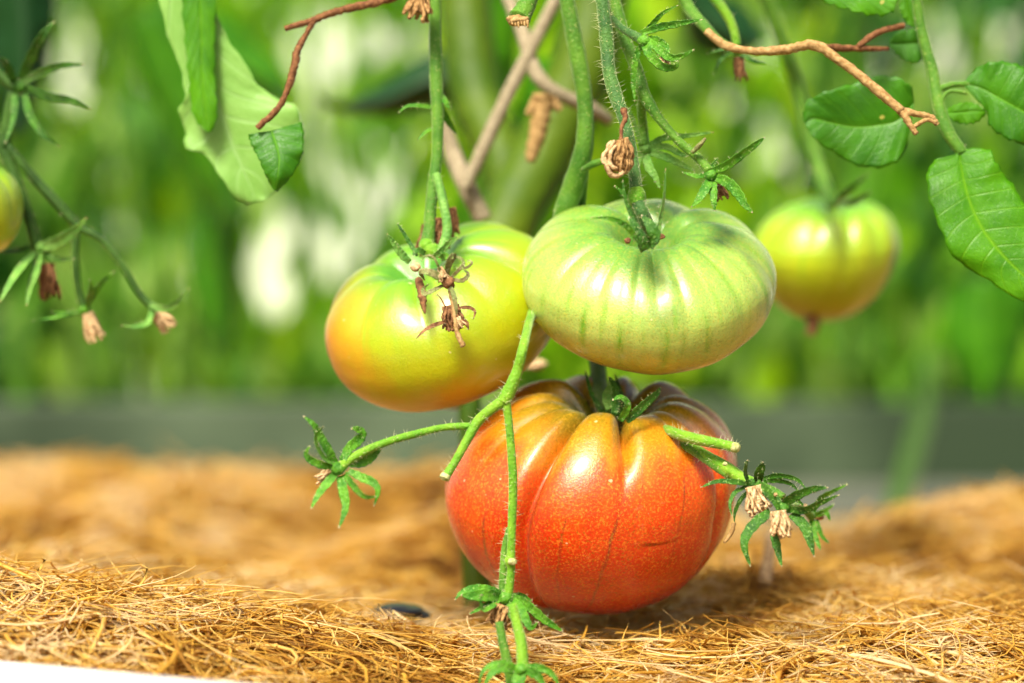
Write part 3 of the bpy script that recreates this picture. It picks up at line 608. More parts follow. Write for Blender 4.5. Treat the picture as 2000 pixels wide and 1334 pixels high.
# left-edge tomato and trusses
t4 = thing('tomato', Q(-40, 410, 1.02), 'green tomato cut off by the edge beside the blurred truss', 'tomato', 'tomatoes')
tomato(-72, 410, 1.02, 116, 98, M_YELLOW, t4, tilt=10, grooves=((20, .06, 10, .3), (70, .08, 10, .3)), seg=(120, 60))
DL = 1.035
tl = thing('flower_truss', Q(60, 300, DL), 'blurred green truss, its shade put into the dark colour, with spent star-shaped calyxes beside the cut-off tomato', 'fruit truss')
stem('stem', [(-20, 250, DL, 9), (15, 310, DL, 11), (45, 390, DL, 11), (60, 440, DL, 10), (72, 490, DL, 11)], STEM_DARK, tl, hairs=30)  # shade over this truss is put into the darker stem colour
stem('branch', [(15, 285, DL, 8), (60, 340, DL, 9), (110, 395, DL, 10), (150, 440, DL, 8), (165, 450, DL, 7), (200, 470, DL, 7), (240, 520, DL, 7), (270, 570, DL, 7), (297, 600, DL, 8)], STEM_DARK, tl, hairs=50)
stem('branch', [(150, 445, DL, 7), (147, 500, DL, 7), (152, 560, DL, 7), (165, 605, DL, 8)], STEM_DARK, tl, hairs=20)
stem('branch', [(-20, 130, DL, 9), (20, 165, DL, 10), (40, 180, DL, 10)], STEM_DARK, tl)
stem('branch', [(25, 180, DL, 10), (15, 230, DL, 11), (8, 290, DL, 11)], STEM_DARK, tl)
cx = calyx_core(38, 170, DL, 15, SEPAL_DARK, tl)
for pts, w in (([(40, 160, DL), (60, 115, 1.025), (82, 70, 1.015), (106, 42, 1.015)], 14), ([(42, 165, DL), (80, 142, 1.015), (120, 128, 1.005), (166, 126, 1.005)], 12), ([(50, 172, DL), (95, 188, 1.025), (140, 195, 1.015), (178, 214, 1.015)], 12), ([(48, 180, DL), (60, 225, 1.025), (85, 262, 1.015), (117, 288, 1.015)], 12), ([(30, 175, DL), (28, 230, 1.025), (10, 280, 1.015)], 11), ([(30, 165, DL), (10, 125, 1.025), (-12, 110, 1.015)], 12)):
    sepal(pts, w, SEPAL_DARK, cx)
cx = calyx_core(80, 485, DL, 15, SEPAL_PALE, tl)
for pts, w in (([(80, 485, DL), (115, 470, 1.020), (145, 450, 1.015), (170, 425, 1.010)], 16), ([(72, 490, DL), (45, 520, 1.015), (20, 555, 1.005), (0, 590, 1.000)], 13), ([(78, 490, DL), (72, 530, 1.020), (60, 560, 1.015), (52, 598, 1.010)], 13), ([(70, 482, DL), (40, 488, 1.035), (5, 492, 1.045)], 9), ([(85, 490, DL), (110, 505, 1.025), (145, 505, 1.015)], 9)):
    sepal(pts, w, SEPAL_PALE if w > 12 else SEPAL_DARK, cx)
dried_flower(92, 515, 98, 580, DL, 12, 18, tl, DRY_BROWN)
cx = calyx_core(165, 605, DL, 12, SEPAL, tl)
for pts, w in (([(165, 605, DL), (185, 570, 1.025), (205, 545, 1.020), (224, 530, 1.015)], 8), ([(162, 608, DL), (120, 618, 1.025), (62, 627, 1.020)], 7), ([(170, 600, DL), (178, 570, 1.020), (176, 545, 1.015)], 9), ([(160, 610, DL), (130, 612, 1.025), (100, 608, 1.020)], 6)):
    sepal(pts, w, SEPAL, cx)
dried_flower(170, 612, 188, 662, DL, 9, 17, tl, DRY_PALE)
cx = calyx_core(298, 600, DL, 10, SEPAL, tl)
for pts, w in (([(292, 595, DL), (318, 602, 1.020), (345, 592, 1.015), (370, 563, 1.010)], 10), ([(298, 605, DL), (290, 630, 1.025), (268, 638, 1.020), (236, 636, 1.015)], 9)):
    sepal(pts, w, SEPAL_PALE, cx)
dried_flower(303, 612, 332, 638, DL, 9, 16, tl, DRY_PALE)

# ------------------------------------------------------------------ leaves
dl = 1.015
pl = thing('folded_leaf', Q(450, 200, dl), 'large pale green leaf hanging with its dark tip folded forward', 'leaf')
leaf('blade', [(300, -40, dl), (322, 50, dl), (350, 130, dl), (362, 185, dl), (350, 215, dl), (362, 262, dl), (362, 290, dl), (395, 300, dl), (425, 335, dl), (452, 378, dl), (482, 400, dl)],
     [(360, -40, dl), (385, 60, dl), (405, 130, dl), (420, 180, dl), (430, 215, dl), (445, 260, dl), (455, 290, dl), (465, 310, dl), (478, 340, dl), (492, 370, dl), (500, 395, dl)],
     [(400, -40, dl), (432, 50, dl), (470, 110, dl), (505, 165, dl), (545, 195, dl), (578, 208, dl), (594, 250, dl), (592, 290, dl), (565, 340, dl), (532, 378, dl), (515, 392, dl)], LEAF_PALE, pl, serr=3, wav=7, seed=3, fold=.12)
leaf('folded_tip', [(484, 262, .972), (492, 285, .970), (505, 310, .968), (518, 340, .967), (532, 368, .968)],
     [(530, 256, .971), (540, 285, .968), (545, 312, .966), (542, 345, .965), (537, 372, .967)],
     [(590, 238, .975), (593, 270, .972), (590, 305, .970), (568, 345, .969), (541, 374, .969)], LEAF_DARK, pl, serr=1.5, wav=3, seed=5, fold=.1, vs=4)['label'] = 'dark green upper side of the folded tip'
th = thing('shade_strip', Q(400, 100, 1.0), 'narrow green strip added as the soft shadow stripe on the large pale leaf', 'leaf')
leaf('blade', [(352, -40, 1.012), (360, 60, 1.010), (368, 150, 1.008), (378, 225, 1.007), (402, 256, 1.006)], [(390, -40, 1.010), (393, 60, 1.008), (395, 150, 1.006), (402, 225, 1.005), (408, 258, 1.005)], [(425, -40, 1.012), (420, 60, 1.010), (420, 150, 1.008), (424, 220, 1.007), (414, 257, 1.006)], LEAF, th, fold=.3, seed=2, wav=3)  # added blade that stands in for a soft shadowy stripe within the pale leaf

dr_ = .985
br = thing('leaf_branch', Q(1830, 190, dr_), 'green tomato branch carrying broad toothed leaflets beside the curled tan twig', 'leaf branch')
stem('stem', [(1785, -40, .99, 9), (1800, 60, .99, 11), (1822, 140, .988, 12), (1832, 200, .985, 13), (1850, 255, .982, 13), (1880, 300, .98, 11)], STEM, br, hairs=60, hl=9)
stem('branch', [(1832, 175, .986, 8), (1860, 165, .985, 6), (1895, 165, .985, 6), (1920, 172, .985, 5)], STEM, br, hairs=10)
stem('branch', [(1838, 215, .984, 6), (1842, 190, .984, 4), (1858, 178, .984, 4), (1890, 182, .983, 4)], STEM, br)
leaf('leaflet', [(1868, 300, .98), (1818, 320, .98), (1812, 375, .978), (1830, 430, .975), (1862, 500, .972), (1925, 545, .97), (2010, 598, .967)],
     [(1872, 292, .98), (1882, 350, .976), (1896, 400, .973), (1920, 450, .970), (1955, 495, .967), (1990, 530, .965), (2040, 575, .962)],
     [(1880, 292, .98), (1930, 292, .978), (1950, 325, .976), (1985, 372, .974), (2020, 430, .972), (2050, 490, .97), (2070, 560, .967)], LEAF, br, seed=11, fold=.22, serr=3, wav=6, vs=7)
leaf('leaflet', [(1885, 170, .985), (1925, 215, .985), (1932, 245, .984), (1960, 268, .983), (2000, 282, .982), (2060, 290, .98)],
     [(1885, 163, .985), (1915, 172, .983), (1950, 190, .981), (1985, 210, .98), (2020, 230, .979), (2070, 262, .978)],
     [(1885, 158, .985), (1910, 132, .985), (1945, 120, .984), (1985, 126, .983), (2030, 150, .982), (2080, 220, .98)], LEAF_DARK, br, seed=12, fold=.25, wav=5, vs=6)
leaf('leaflet', [(1848, 222, .984), (1862, 236, .983), (1885, 242, .983), (1908, 238, .983), (1925, 222, .983)], [(1848, 220, .984), (1868, 220, .982), (1888, 218, .982), (1908, 216, .982), (1925, 218, .983)], [(1848, 216, .984), (1866, 204, .983), (1888, 200, .983), (1908, 204, .983), (1924, 214, .983)], LEAF, br, seed=13, wav=2, vs=5)
dlf = .995
lf = thing('oval_leaf', Q(1680, 235, dlf), 'oval dark green leaf hanging behind the curled tan twig', 'leaf')
leaf('blade', [(1782, 170, dlf), (1750, 150, dlf), (1705, 150, dlf), (1660, 165, dlf), (1610, 180, dlf), (1575, 200, dlf), (1568, 235, dlf)],
     [(1785, 200, dlf), (1755, 235, dlf), (1715, 245, dlf), (1670, 248, dlf), (1625, 240, dlf), (1590, 232, dlf), (1572, 240, dlf)],
     [(1782, 232, dlf), (1765, 300, dlf), (1730, 325, dlf), (1680, 325, dlf), (1635, 302, dlf), (1595, 275, dlf), (1575, 250, dlf)], LEAF_DARK, lf, seed=21, fold=.16, wav=5, vs=6)
lf = thing('leaf', Q(1680, 10, .98), 'bright green toothed leaf entering from the top above the twig', 'leaf')
leaf('blade', [(1590, -8, .98), (1620, 8, .98), (1660, 20, .98), (1700, 30, .98), (1740, 25, .98), (1755, -5, .98)], [(1590, -14, .98), (1620, -12, .98), (1660, -10, .98), (1700, -8, .98), (1735, -8, .98), (1756, -14, .98)], [(1590, -20, .98), (1620, -50, .98), (1660, -60, .98), (1700, -60, .98), (1740, -50, .98), (1758, -20, .98)], LEAF, lf, seed=22, serr=4, wav=3)
lf = thing('small_leaf', Q(1775, 95, 1.0), 'small dark pointed leaf touching the green leaf branch', 'leaf')
leaf('blade', [(1738, 92, 1.0), (1755, 110, 1.0), (1775, 122, 1.0), (1795, 122, 1.0), (1805, 105, 1.0)], [(1736, 85, 1.0), (1755, 86, 1.0), (1775, 85, 1.0), (1792, 85, 1.0), (1806, 88, 1.0)], [(1738, 78, 1.0), (1755, 62, 1.0), (1775, 60, 1.0), (1793, 52, 1.0), (1806, 70, 1.0)], LEAF_DARK, lf, seed=23, wav=2)
lf = thing('small_leaf', Q(1765, 20, 1.0), 'small green leaf beside the branch at the top of the frame', 'leaf')
leaf('blade', [(1756, 5, 1.0), (1760, 25, 1.0), (1772, 45, 1.0), (1782, 52, 1.0)], [(1770, -5, 1.0), (1775, 20, 1.0), (1780, 38, 1.0), (1785, 52, 1.0)], [(1790, -10, 1.0), (1795, 15, 1.0), (1793, 35, 1.0), (1788, 52, 1.0)], LEAF, lf, seed=24, wav=2)
# big blurred leaves between the rows and the fruit
for i, (Lp, Mp, Rp, mt, dd, lb) in enumerate((
    ([(870, -30), (865, 80), (880, 170), (940, 250)], [(930, -30), (925, 80), (935, 170), (955, 250)], [(1000, -30), (1010, 60), (1000, 150), (965, 250)], LEAF, 1.38, 'broad blurred green leaf behind the pale crossing twig'),
    ([(1040, 120), (1010, 220), (980, 330), (960, 440)], [(1090, 110), (1070, 220), (1030, 330), (985, 440)], [(1150, 120), (1140, 240), (1090, 350), (1010, 440)], LEAF_DARK, 1.36, 'olive blurred leaf hanging between the thick stems and the green tomato'),
    ([(430, 60), (455, 140), (500, 190), (560, 205)], [(400, 40), (445, 110), (510, 150), (570, 200)], [(440, 20), (500, 80), (550, 130), (580, 195)], LEAF_DARK, 1.9, 'dark blurred leaf behind the large pale leaf tip'),
    ([(900, 100), (830, 110), (740, 170), (660, 200), (620, 180)], [(900, 150), (830, 160), (750, 195), (680, 205), (620, 190)], [(900, 200), (840, 210), (760, 225), (680, 222), (620, 200)], FAR_DARK, 1.55, 'dark blurred leaf sweeping left from the thick stems'),
    ([(250, 60), (300, 200), (360, 330), (440, 440)], [(290, 20), (345, 170), (410, 290), (460, 440)], [(330, 0), (390, 130), (450, 270), (480, 430)], LEAF_DARK, 1.9, 'long green blurred leaf slanting behind the pale leaf'),
    ([(-30, -30), (-20, 80), (0, 180), (30, 260)], [(40, -40), (50, 70), (50, 160), (45, 260)], [(110, -30), (105, 40), (90, 120), (60, 240)], FAR_DARK, 1.4, 'very dark blurred leaf behind the upper star-shaped calyx'),
    ([(380, 420), (375, 520), (390, 620), (430, 700)], [(420, 400), (425, 520), (430, 620), (440, 700)], [(470, 420), (465, 520), (465, 620), (450, 700)], LEAF_DARK, 2.0, 'narrow green blurred leaf beside the pale gaps'),
    ([(1330, 20), (1350, 80), (1400, 110), (1470, 100)], [(1330, -30), (1370, 30), (1420, 60), (1480, 90)], [(1350, -60), (1410, -10), (1460, 20), (1490, 80)], FAR_DARK, 1.5, 'dark blurred leaf above the bright lime patch'),
    ([(1850, 560), (1840, 640), (1860, 720), (1900, 780)], [(1920, 540), (1920, 640), (1925, 720), (1930, 790)], [(2020, 560), (2010, 640), (1990, 720), (1950, 780)], LEAF_DARK, 2.1, 'dark blurred leaf below the largest toothed leaflet'))):
    o = leaf('blurred_leaf', [(a, b, dd) for a, b in Lp], [(a, b, dd * .985) for a, b in Mp], [(a, b, dd) for a, b in Rp], mt, None, seed=30 + (i - 2 if i > 1 else 60 + i), fold=.3, wav=6, nr=30, nc=6); tag(o, lb, 'leaf')

# ------------------------------------------------------------------ twigs
th = thing('dry_twig', Q(600, 60, .975), 'reddish brown dry twig with a curved side twig by the folded leaf', 'dry twig')
stem('stem', [(556, 56, .975, 5.5), (590, 46, .975, 6), (612, 40, .975, 7), (640, 28, .975, 7), (690, 14, .975, 8), (740, 4, .975, 8), (800, -16, .975, 8)], TWIG, th, lump=.22)
stem('branch', [(612, 42, .975, 6), (596, 70, .974, 5), (580, 100, .972, 7), (575, 130, .971, 8), (560, 180, .970, 6), (540, 215, .969, 6), (502, 250, .968, 6)], TWIG, th, lump=.25)
th = thing('curled_twig', Q(1600, 90, .96), 'tan dry twig ending in a curled fork in front of the oval leaf', 'dry twig')
stem('stem', [(1380, 62, .975, 8), (1420, 90, .97, 8), (1480, 100, .965, 8), (1540, 96, .962, 9), (1590, 88, .96, 10), (1640, 118, .958, 9), (1700, 165, .955, 9), (1762, 218, .952, 9)], TWIG_TAN, th, lump=.2, label='tan curved main twig')
stem('branch', [(1762, 218, .952, 8), (1776, 242, .951, 6), (1790, 262, .95, 5)], TWIG_TAN, th, lump=.25)
stem('branch', [(1762, 218, .952, 8), (1800, 224, .952, 6), (1820, 230, .952, 6), (1831, 244, .952, 5)], TWIG_TAN, th, lump=.25)
stem('branch', [(1785, 248, .951, 4), (1800, 238, .951, 4), (1812, 234, .951, 4), (1828, 240, .951, 4)], TWIG_TAN, th, lump=.25)
stem('branch', [(1580, 90, .965, 6), (1640, 94, .975, 7), (1690, 95, .98, 6), (1735, 95, .985, 4)], TWIG, th, lump=.22)
stem('branch', [(1675, 92, .978, 5), (1700, 72, .98, 6), (1730, 58, .982, 6), (1765, 50, .985, 6)], TWIG, th, lump=.22)
th = thing('flower_truss', Q(1400, 60, 1.0), 'green stem with a hanging brown flower above the bright lime patch', 'vine')
stem('stem', [(1320, -30, 1.0, 12), (1345, 15, 1.0, 12), (1370, 45, .99, 11), (1405, 80, .985, 9), (1440, 98, .98, 8)], STEM, th, hairs=20)
stem('branch', [(1380, -20, 1.01, 9), (1410, 15, 1.01, 10), (1430, 50, 1.01, 9), (1440, 90, 1.01, 8)], STEM_LIME, th, hairs=10)
cx = calyx_core(1440, 100, 1.01, 12, STEM, th)
for pts, w in (([(1440, 100, 1.01), (1410, 115, 1.0), (1393, 148, 1.0)], 6), ([(1440, 100, 1.01), (1470, 118, 1.0), (1500, 125, 1.0)], 6), ([(1440, 100, 1.01), (1420, 95, 1.0), (1380, 105, 1.0)], 6)): sepal(pts, w, SEPAL_DARK, cx)
dried_flower(1443, 112, 1447, 155, 1.01, 8, 12, th, DRY_BROWN, n=12)
# ------------------------------------------------------------------ the hanging tomatoes
# green tomato
DG = .975
tg = thing('tomato', Q(1268, 560, DG), 'unripe ribbed pale green tomato with dark green stripes hanging above the red one', 'tomato', 'tomatoes')
tomato(1268, 558, DG, 250, 140, M_GREEN, tg, tilt=27, roll=2, grooves=((2, .13, 7, .17), (-38, .05, 12, .25), (28, .05, 9, .22), (60, .05, 12, .25), (-75, .05, 12, .25), (-18, .03, 6, .25), (112, .10, 10, .2), (150, .20, 12, .22), (-150, .16, 12, .2), (-110, .08, 10, .2), (180, .05, 8, .2), (15, .045, 4, .3), (-9, .04, 4, .3), (45, .045, 6, .3), (-28, .04, 4, .3), (-52, .045, 5, .3), (76, .04, 6, .3)),
       lobes=((125, 40, 0.0, .13), (-140, 45, 0.0, .09), (60, 30, 0, .04), (0, 25, 0, -.03)), cav=(.23, .80), shear=(-8, 0), lump=.014, taper=.16, seg=(320, 150))
cg = calyx_core(1258, 455, .928, 15, SEPAL_DARK, tg)
for pts, w, mt, tn in (
    ([(1259, 489, .902), (1250, 468, .900), (1240, 446, .900), (1229, 424, .902)], 19, SEPAL_DARK, 10),
    ([(1268, 482, .903), (1277, 460, .901), (1269, 440, .901), (1253, 420, .903)], 18, SEPAL_DARK, -20),
    ([(1252, 472, .900), (1240, 440, .902), (1228, 412, .903), (1219, 384, .903), (1216, 350, .905)], 9, SEPAL_DARK, 20),
    ([(1246, 470, .899), (1232, 450, .897), (1214, 435, .895), (1188, 426, .893), (1152, 425, .892)], 8, SEPAL, -30),
    ([(1284, 462, .902), (1288, 430, .904), (1293, 400, .905), (1297, 372, .905), (1300, 328, .906)], 9, SEPAL_PALE, 35),
    ([(1250, 450, .925), (1232, 410, .926), (1218, 380, .925), (1200, 362, .924)], 9, SEPAL, 0),
    ([(1262, 440, .925), (1256, 415, .926), (1240, 395, .925)], 10, SEPAL, 10)):
    sepal(pts, w, mt, cg, turn=tn)
mb = MB(); blob_mb(mb, 1289, 462, .917, 9, 6, amp=.3, seg=8); mb.build('scar', DRY_BROWN, tg)
mb = MB(); blob_mb(mb, 1226, 470, .917, 6, 6, amp=.3, seg=8); mb.build('scar', DRY_BROWN, tg)
pg = thing('fruit_truss', Q(1190, 100, .93), 'hairy blue green stem with a knuckle holding the ribbed green tomato', 'vine')
stem('stem', [(1170, -40, .945, 13), (1180, 30, .942, 13), (1186, 90, .94, 14), (1190, 140, .937, 13), (1202, 185, .934, 14), (1216, 225, .93, 12), (1229, 270, .926, 11), (1238, 330, .921, 12), (1243, 372, .917, 13)], STEM_BLUE, pg, hairs=230, hl=20, n=16)
mb = MB(); tube(mb, [(1242, 368, .917, 13), (1243, 378, .9165, 17), (1244, 388, .916, 18), (1246, 398, .9155, 15)], n=16, lump=.06); mb.build('knuckle', STEM_LIME, pg)
stem('pedicel', [(1246, 394, .9155, 14), (1254, 415, .914, 14), (1264, 440, .916, 14), (1270, 462, .922, 14)], STEM_BLUE, pg, hairs=60, hl=9, n=16)
sf = thing('withered_flower', Q(1205, 300, .915), 'shrivelled papery brown flower dangling from the green tomato stem', 'withered flower')
stem('stalk', [(1218, 215, .918, 7), (1221, 232, .914, 5), (1214, 250, .912, 3.5), (1213, 275, .910, 4)], TWIG, sf, lump=.2, n=8)
def papery(th):
    mb = MB()
    for k in range(46):
        an = k / 46 * 2 * math.pi + random.uniform(-.1, .1); pts = []; ph = random.uniform(0, 6)
        for i in range(8):
            v = i / 7; w = (10 + 15 * math.sin(min(1, v * 1.5) * 1.57) - 9 * max(0, v - .75) * 3) * (1 + .12 * math.sin(ph + v * 8))
            pts.append((1214 + math.cos(an) * w - 7 * v, 272 + 70 * v * (.86 + .16 * math.sin(ph)) - 4 * math.cos(an), .908 + math.sin(an) * w * .9 * .908 / FPX, 1.5 + .7 * math.sin(v * 9 + ph)))
        tube(mb, pts, n=4, per=3, lump=.3)
    tube(mb, [(1213, 274, .908, 8), (1211, 295, .908, 19), (1209, 318, .908, 20), (1206, 335, .908, 12)], n=12, lump=.2)
    mb.build('husk', DRY, th)
    for pts in ([(1200, 275, .905, 3), (1190, 290, .903, 4), (1178, 305, .902, 4), (1180, 318, .902, 4), (1192, 316, .903, 3)], [(1202, 285, .904, 3), (1192, 300, .902, 4), (1192, 322, .902, 5), (1205, 330, .902, 4)],
                [(1180, 308, .902, 4), (1186, 325, .902, 4), (1193, 340, .903, 5), (1208, 343, .904, 5), (1218, 335, .904, 4)], [(1195, 276, .905, 3), (1187, 284, .905, 3), (1186, 300, .905, 3)]):
        mb = MB(); tube(mb, pts, n=7, lump=.25); mb.build('curled_petal', DRY_PALE, th)
papery(sf)

# red tomato
DR = .992
tr_ = thing('tomato', Q(1150, 960, DR), 'large ripe red ribbed beefsteak tomato hanging just above the straw', 'tomato', 'tomatoes')
tomato(1152, 964, DR, 288, 220, M_RED, tr_, tilt=16, roll=1.5,
       grooves=((8, .26, 4.0, .13), (-29, .20, 4.0, .5), (-58, .05, 6, .18), (-86, .08, 8, .22), (40, .03, 8, .3), (60, .13, 5, .45), (90, .05, 8, .3), (118, .26, 7, .25), (152, .24, 7, .22), (-176, .22, 7, .22), (-148, .24, 7, .22), (-116, .24, 7, .25)),
       lobes=((-8, 14, .02, .05), (24, 14, .0, -.06), (-44, 10, -.01, -.04), (-70, 12, .01, .0), (135, 14, .0, .08), (168, 12, .0, .05), (-162, 12, .0, .10), (-130, 14, .0, .10), (100, 12, 0, .02), (75, 10, -.04, .0)),
       cav=(.26, .50), shear=(38, 0), lump=.008, seg=(420, 170), taper=.17)
cr = calyx_core(1205, 800, .97, 22, SEPAL_DARK, tr_)
for pts, w, mt, tn in (
    ([(1222, 822, .945), (1240, 806, .945), (1262, 785, .946), (1282, 768, .948), (1290, 756, .95)], 14, SEPAL_DARK, 10),
    ([(1210, 822, .943), (1222, 800, .942), (1222, 786, .941), (1210, 777, .939), (1196, 782, .937)], 13, SEPAL, 20),
    ([(1200, 810, .958), (1202, 780, .96), (1200, 755, .962), (1188, 735, .963)], 13, SEPAL_DARK, 0),
    ([(1190, 800, .965), (1185, 775, .968), (1192, 755, .97), (1190, 738, .97)], 12, SEPAL_PALE, -20),
    ([(1175, 800, .972), (1158, 775, .975), (1149, 750, .977), (1143, 722, .978)], 7, SEPAL_DARK, 0),
    ([(1212, 800, .975), (1213, 775, .978), (1206, 750, .98), (1200, 730, .982)], 8, SEPAL_DARK, 20)):
    sepal(pts, w, mt, cr, turn=tn)
ps = thing('fruit_truss', Q(1120, 200, 1.0), 'thick speckled green stem passing behind the green tomato down to the red one', 'vine')
stem('stem', [(1100, -40, .985, 14), (1115, 40, .985, 16), (1132, 130, .985, 17), (1143, 210, .985, 16), (1140, 290, .985, 18), (1118, 370, .99, 22), (1100, 430, .995, 20), (1105, 520, 1.03, 15), (1140, 620, 1.04, 14), (1165, 700, 1.02, 15), (1172, 760, 1.0, 17), (1190, 815, .975, 19)], STEM, ps, hairs=40, hl=10, n=18)
stem('branch', [(1142, 250, .985, 8), (1142, 320, .99, 9), (1137, 380, .995, 9), (1130, 430, 1.0, 9)], STEM, ps)
stem('bract', [(1140, 330, .98, 5), (1160, 320, .975, 7), (1185, 312, .972, 5)], STEM, ps)

# yellow tomato (its second lobe stands behind)
DY = 1.005
ty = thing('tomato', Q(850, 620, DY), 'yellow tomato with an orange flank hanging left of the green one', 'tomato', 'tomatoes')
tomato(862, 627, DY, 231, 150, M_YELLOW2, ty, tilt=20, roll=-18, grooves=((-6, .12, 11, .24), (-45, .06, 10, .2), (30, .05, 10, .3), (66, .17, 4.5, .34), (110, .10, 9, .25), (150, .2, 8, .25), (-100, .08, 10, .25), (170, .1, 9, .2), (-140, .1, 9, .2)),
       lobes=((98, 24, .05, .20), (135, 24, .08, .20), (40, 22, .0, .02), (-40, 30, -.01, -.02)), cav=(.26, .48), shear=(-12, 0), lump=.006)
cy = calyx_core(845, 490, .965, 17, STEM_LIME, ty)
for pts, w, mt in (([(800, 512, .955), (782, 495, .953), (768, 475, .951), (756, 456, .949)], 11, SEPAL_PALE), ([(815, 500, .958), (800, 475, .96), (785, 450, .96), (776, 436, .96)], 6, SEPAL_DARK), ([(850, 500, .955), (862, 490, .953), (880, 470, .952), (895, 462, .951)], 9, SEPAL_PALE), ([(830, 495, .96), (815, 490, .957), (806, 500, .955)], 9, SEPAL_DARK), ([(862, 505, .955), (872, 500, .95), (880, 512, .948)], 10, SEPAL)):
    sepal(pts, w, mt, cy)
py = thing('fruit_truss', Q(850, 200, .98), 'slender green stem forking into two above the yellow tomato', 'vine')
stem('stem', [(850, -40, .99, 12), (850, 60, .988, 12), (852, 150, .985, 13), (855, 230, .982, 12), (854, 300, .98, 11), (848, 350, .978, 12), (842, 400, .975, 11), (838, 450, .972, 12), (834, 478, .97, 15)], STEM, py, hairs=60, hl=9, n=14)
stem('branch', [(852, 340, .975, 8), (862, 380, .972, 9), (872, 430, .968, 9), (872, 460, .966, 10), (858, 500, .962, 9)], SEPAL_PALE, py, hairs=10)
mb = MB(); blob_mb(mb, 833, 480, .968, 16, 15, amp=.1); mb.build('knuckle', STEM_LIME, py)
for pts, w in (([(852, 210, .985), (820, 207, .98), (795, 208, .978), (778, 220, .976)], 6), ([(850, 250, .985), (832, 258, .98), (815, 275, .978)], 5), ([(858, 205, .985), (875, 235, .99), (892, 262, .995)], 10), ([(860, 185, .985), (872, 200, .98), (880, 215, .98)], 8)):
    sepal(pts, w, SEPAL, py)
for (x, y, x1, y1, dd, w0, w1, lb) in ((858, 425, 862, 480, .975, 10, 14, 'brown withered flower between the forks above the yellow tomato'), (835, 440, 820, 495, .985, 9, 10, 'rusty withered flower left of the fork above the yellow tomato'),
                               (880, 405, 888, 462, .99, 9, 11, 'dark brown withered flower right of the fork above the yellow tomato'), (822, -20, 815, 35, .975, 14, 24, 'tan withered flower clinging to the slender stem at the top')):
    th = thing('withered_flower', Q(x, y, dd), lb, 'withered flower', 'withered flowers on the slender stem'); dried_flower(x, y, x1, y1, dd, w0, w1, th, DRY_BROWN if y > 0 else DRY, n=14, name='husk')
# star-shaped dried calyx in front of it
dc = thing('dried_calyx', Q(870, 550, .915), 'curled grey brown star-shaped dried calyx in front of the yellow tomato', 'dried calyx')
for pts, w in (([(870, 548, .915), (855, 540, .912), (835, 532, .910), (822, 532, .912), (830, 548, .915)], 11), ([(872, 540, .915), (875, 520, .912), (880, 503, .910), (888, 500, .912), (884, 515, .916)], 9),
               ([(878, 545, .915), (893, 530, .911), (904, 517, .91), (900, 505, .912), (886, 503, .914), (880, 512, .916)], 5), ([(882, 545, .915), (900, 548, .912), (912, 540, .912), (913, 532, .914), (905, 528, .916)], 6),
               ([(864, 558, .915), (845, 568, .911), (828, 575, .912), (826, 564, .914), (838, 555, .916)], 6), ([(880, 560, .913), (888, 580, .91), (891, 600, .91), (892, 616, .911)], 7),
               ([(866, 545, .914), (856, 520, .911), (845, 502, .91), (832, 500, .91), (822, 510, .912)], 3.5), ([(896, 525, .91), (912, 522, .91), (922, 512, .91), (912, 508, .91)], 4)):
    sepal(pts, w, SEPAL_DRY, dc, thick=.3)
mb = MB(); blob_mb(mb, 876, 552, .914, 13, 12, amp=.35, seg=8); mb.build('core', DRY_BROWN, dc)
dried_flower(858, 522, 868, 546, .913, 4, 12, dc, DRY_PALE, n=9)
stem('stalk', [(878, 560, .915, 5), (884, 590, .914, 4), (888, 620, .912, 3.5), (893, 650, .911, 4.5), (905, 677, .91, 5)], TWIG_TAN, dc, lump=.25)
d2 = thing('dried_calyx', Q(880, 620, .945), 'shrunken brown dried calyx below the curled star on the yellow tomato', 'dried calyx')
dried_flower(880, 596, 888, 640, .945, 13, 21, d2, DRY_BROWN, n=16)
for pts, w in (([(870, 628, .943), (850, 635, .940), (830, 645, .939), (812, 662, .938)], 6), ([(892, 602, .943), (915, 600, .941), (928, 608, .94), (924, 625, .94)], 5), ([(870, 600, .945), (862, 585, .945), (852, 572, .945)], 2.5), ([(900, 625, .943), (912, 630, .942), (915, 645, .942)], 6)):
    sepal(pts, w, DRY_BROWN, d2)
dried_flower(892, 620, 902, 640, .942, 6, 9, d2, DRY_PALE, n=9)
mb = MB(); tube(mb, [(818, 545, .958, 7), (824, 575, .953, 9), (828, 600, .951, 5), (830, 612, .95, 2)], n=8, lump=.2); o = mb.build('dried_sepal', DRY_BROWN); tag(o, 'withered brown sepal lying down the groove of the yellow tomato', 'dried sepal')
mb = MB(); blob_mb(mb, 812, 522, .95, 10, 9, amp=.2, seg=9); o = mb.build('round_stub', DRY_PALE); tag(o, 'round tan stem stub at the yellow tomato stalk end', 'stem stub')
# cut stub at the top
th = thing('cut_shoot', Q(1025, 20, .95), 'cut green stem end with a tan face at the top of the frame', 'cut stem')
stem('stem', [(1045, -40, .955, 20), (1034, -5, .952, 18), (1024, 18, .95, 19), (1014, 36, .948, 22)], STEM, th, hairs=50, hl=12, n=16)
mb = MB(); blob_mb(mb, 1012, 40, .947, 21, 11, amp=.25, seg=12, freq=5)
for k in range(6): tube(mb, [(1000 + k * 6, 40, .944, 4), (1001 + k * 6, 48 + (k % 3) * 3, .943, 1.5)], n=5)
mb.build('cut_face', TWIG_TAN, th)

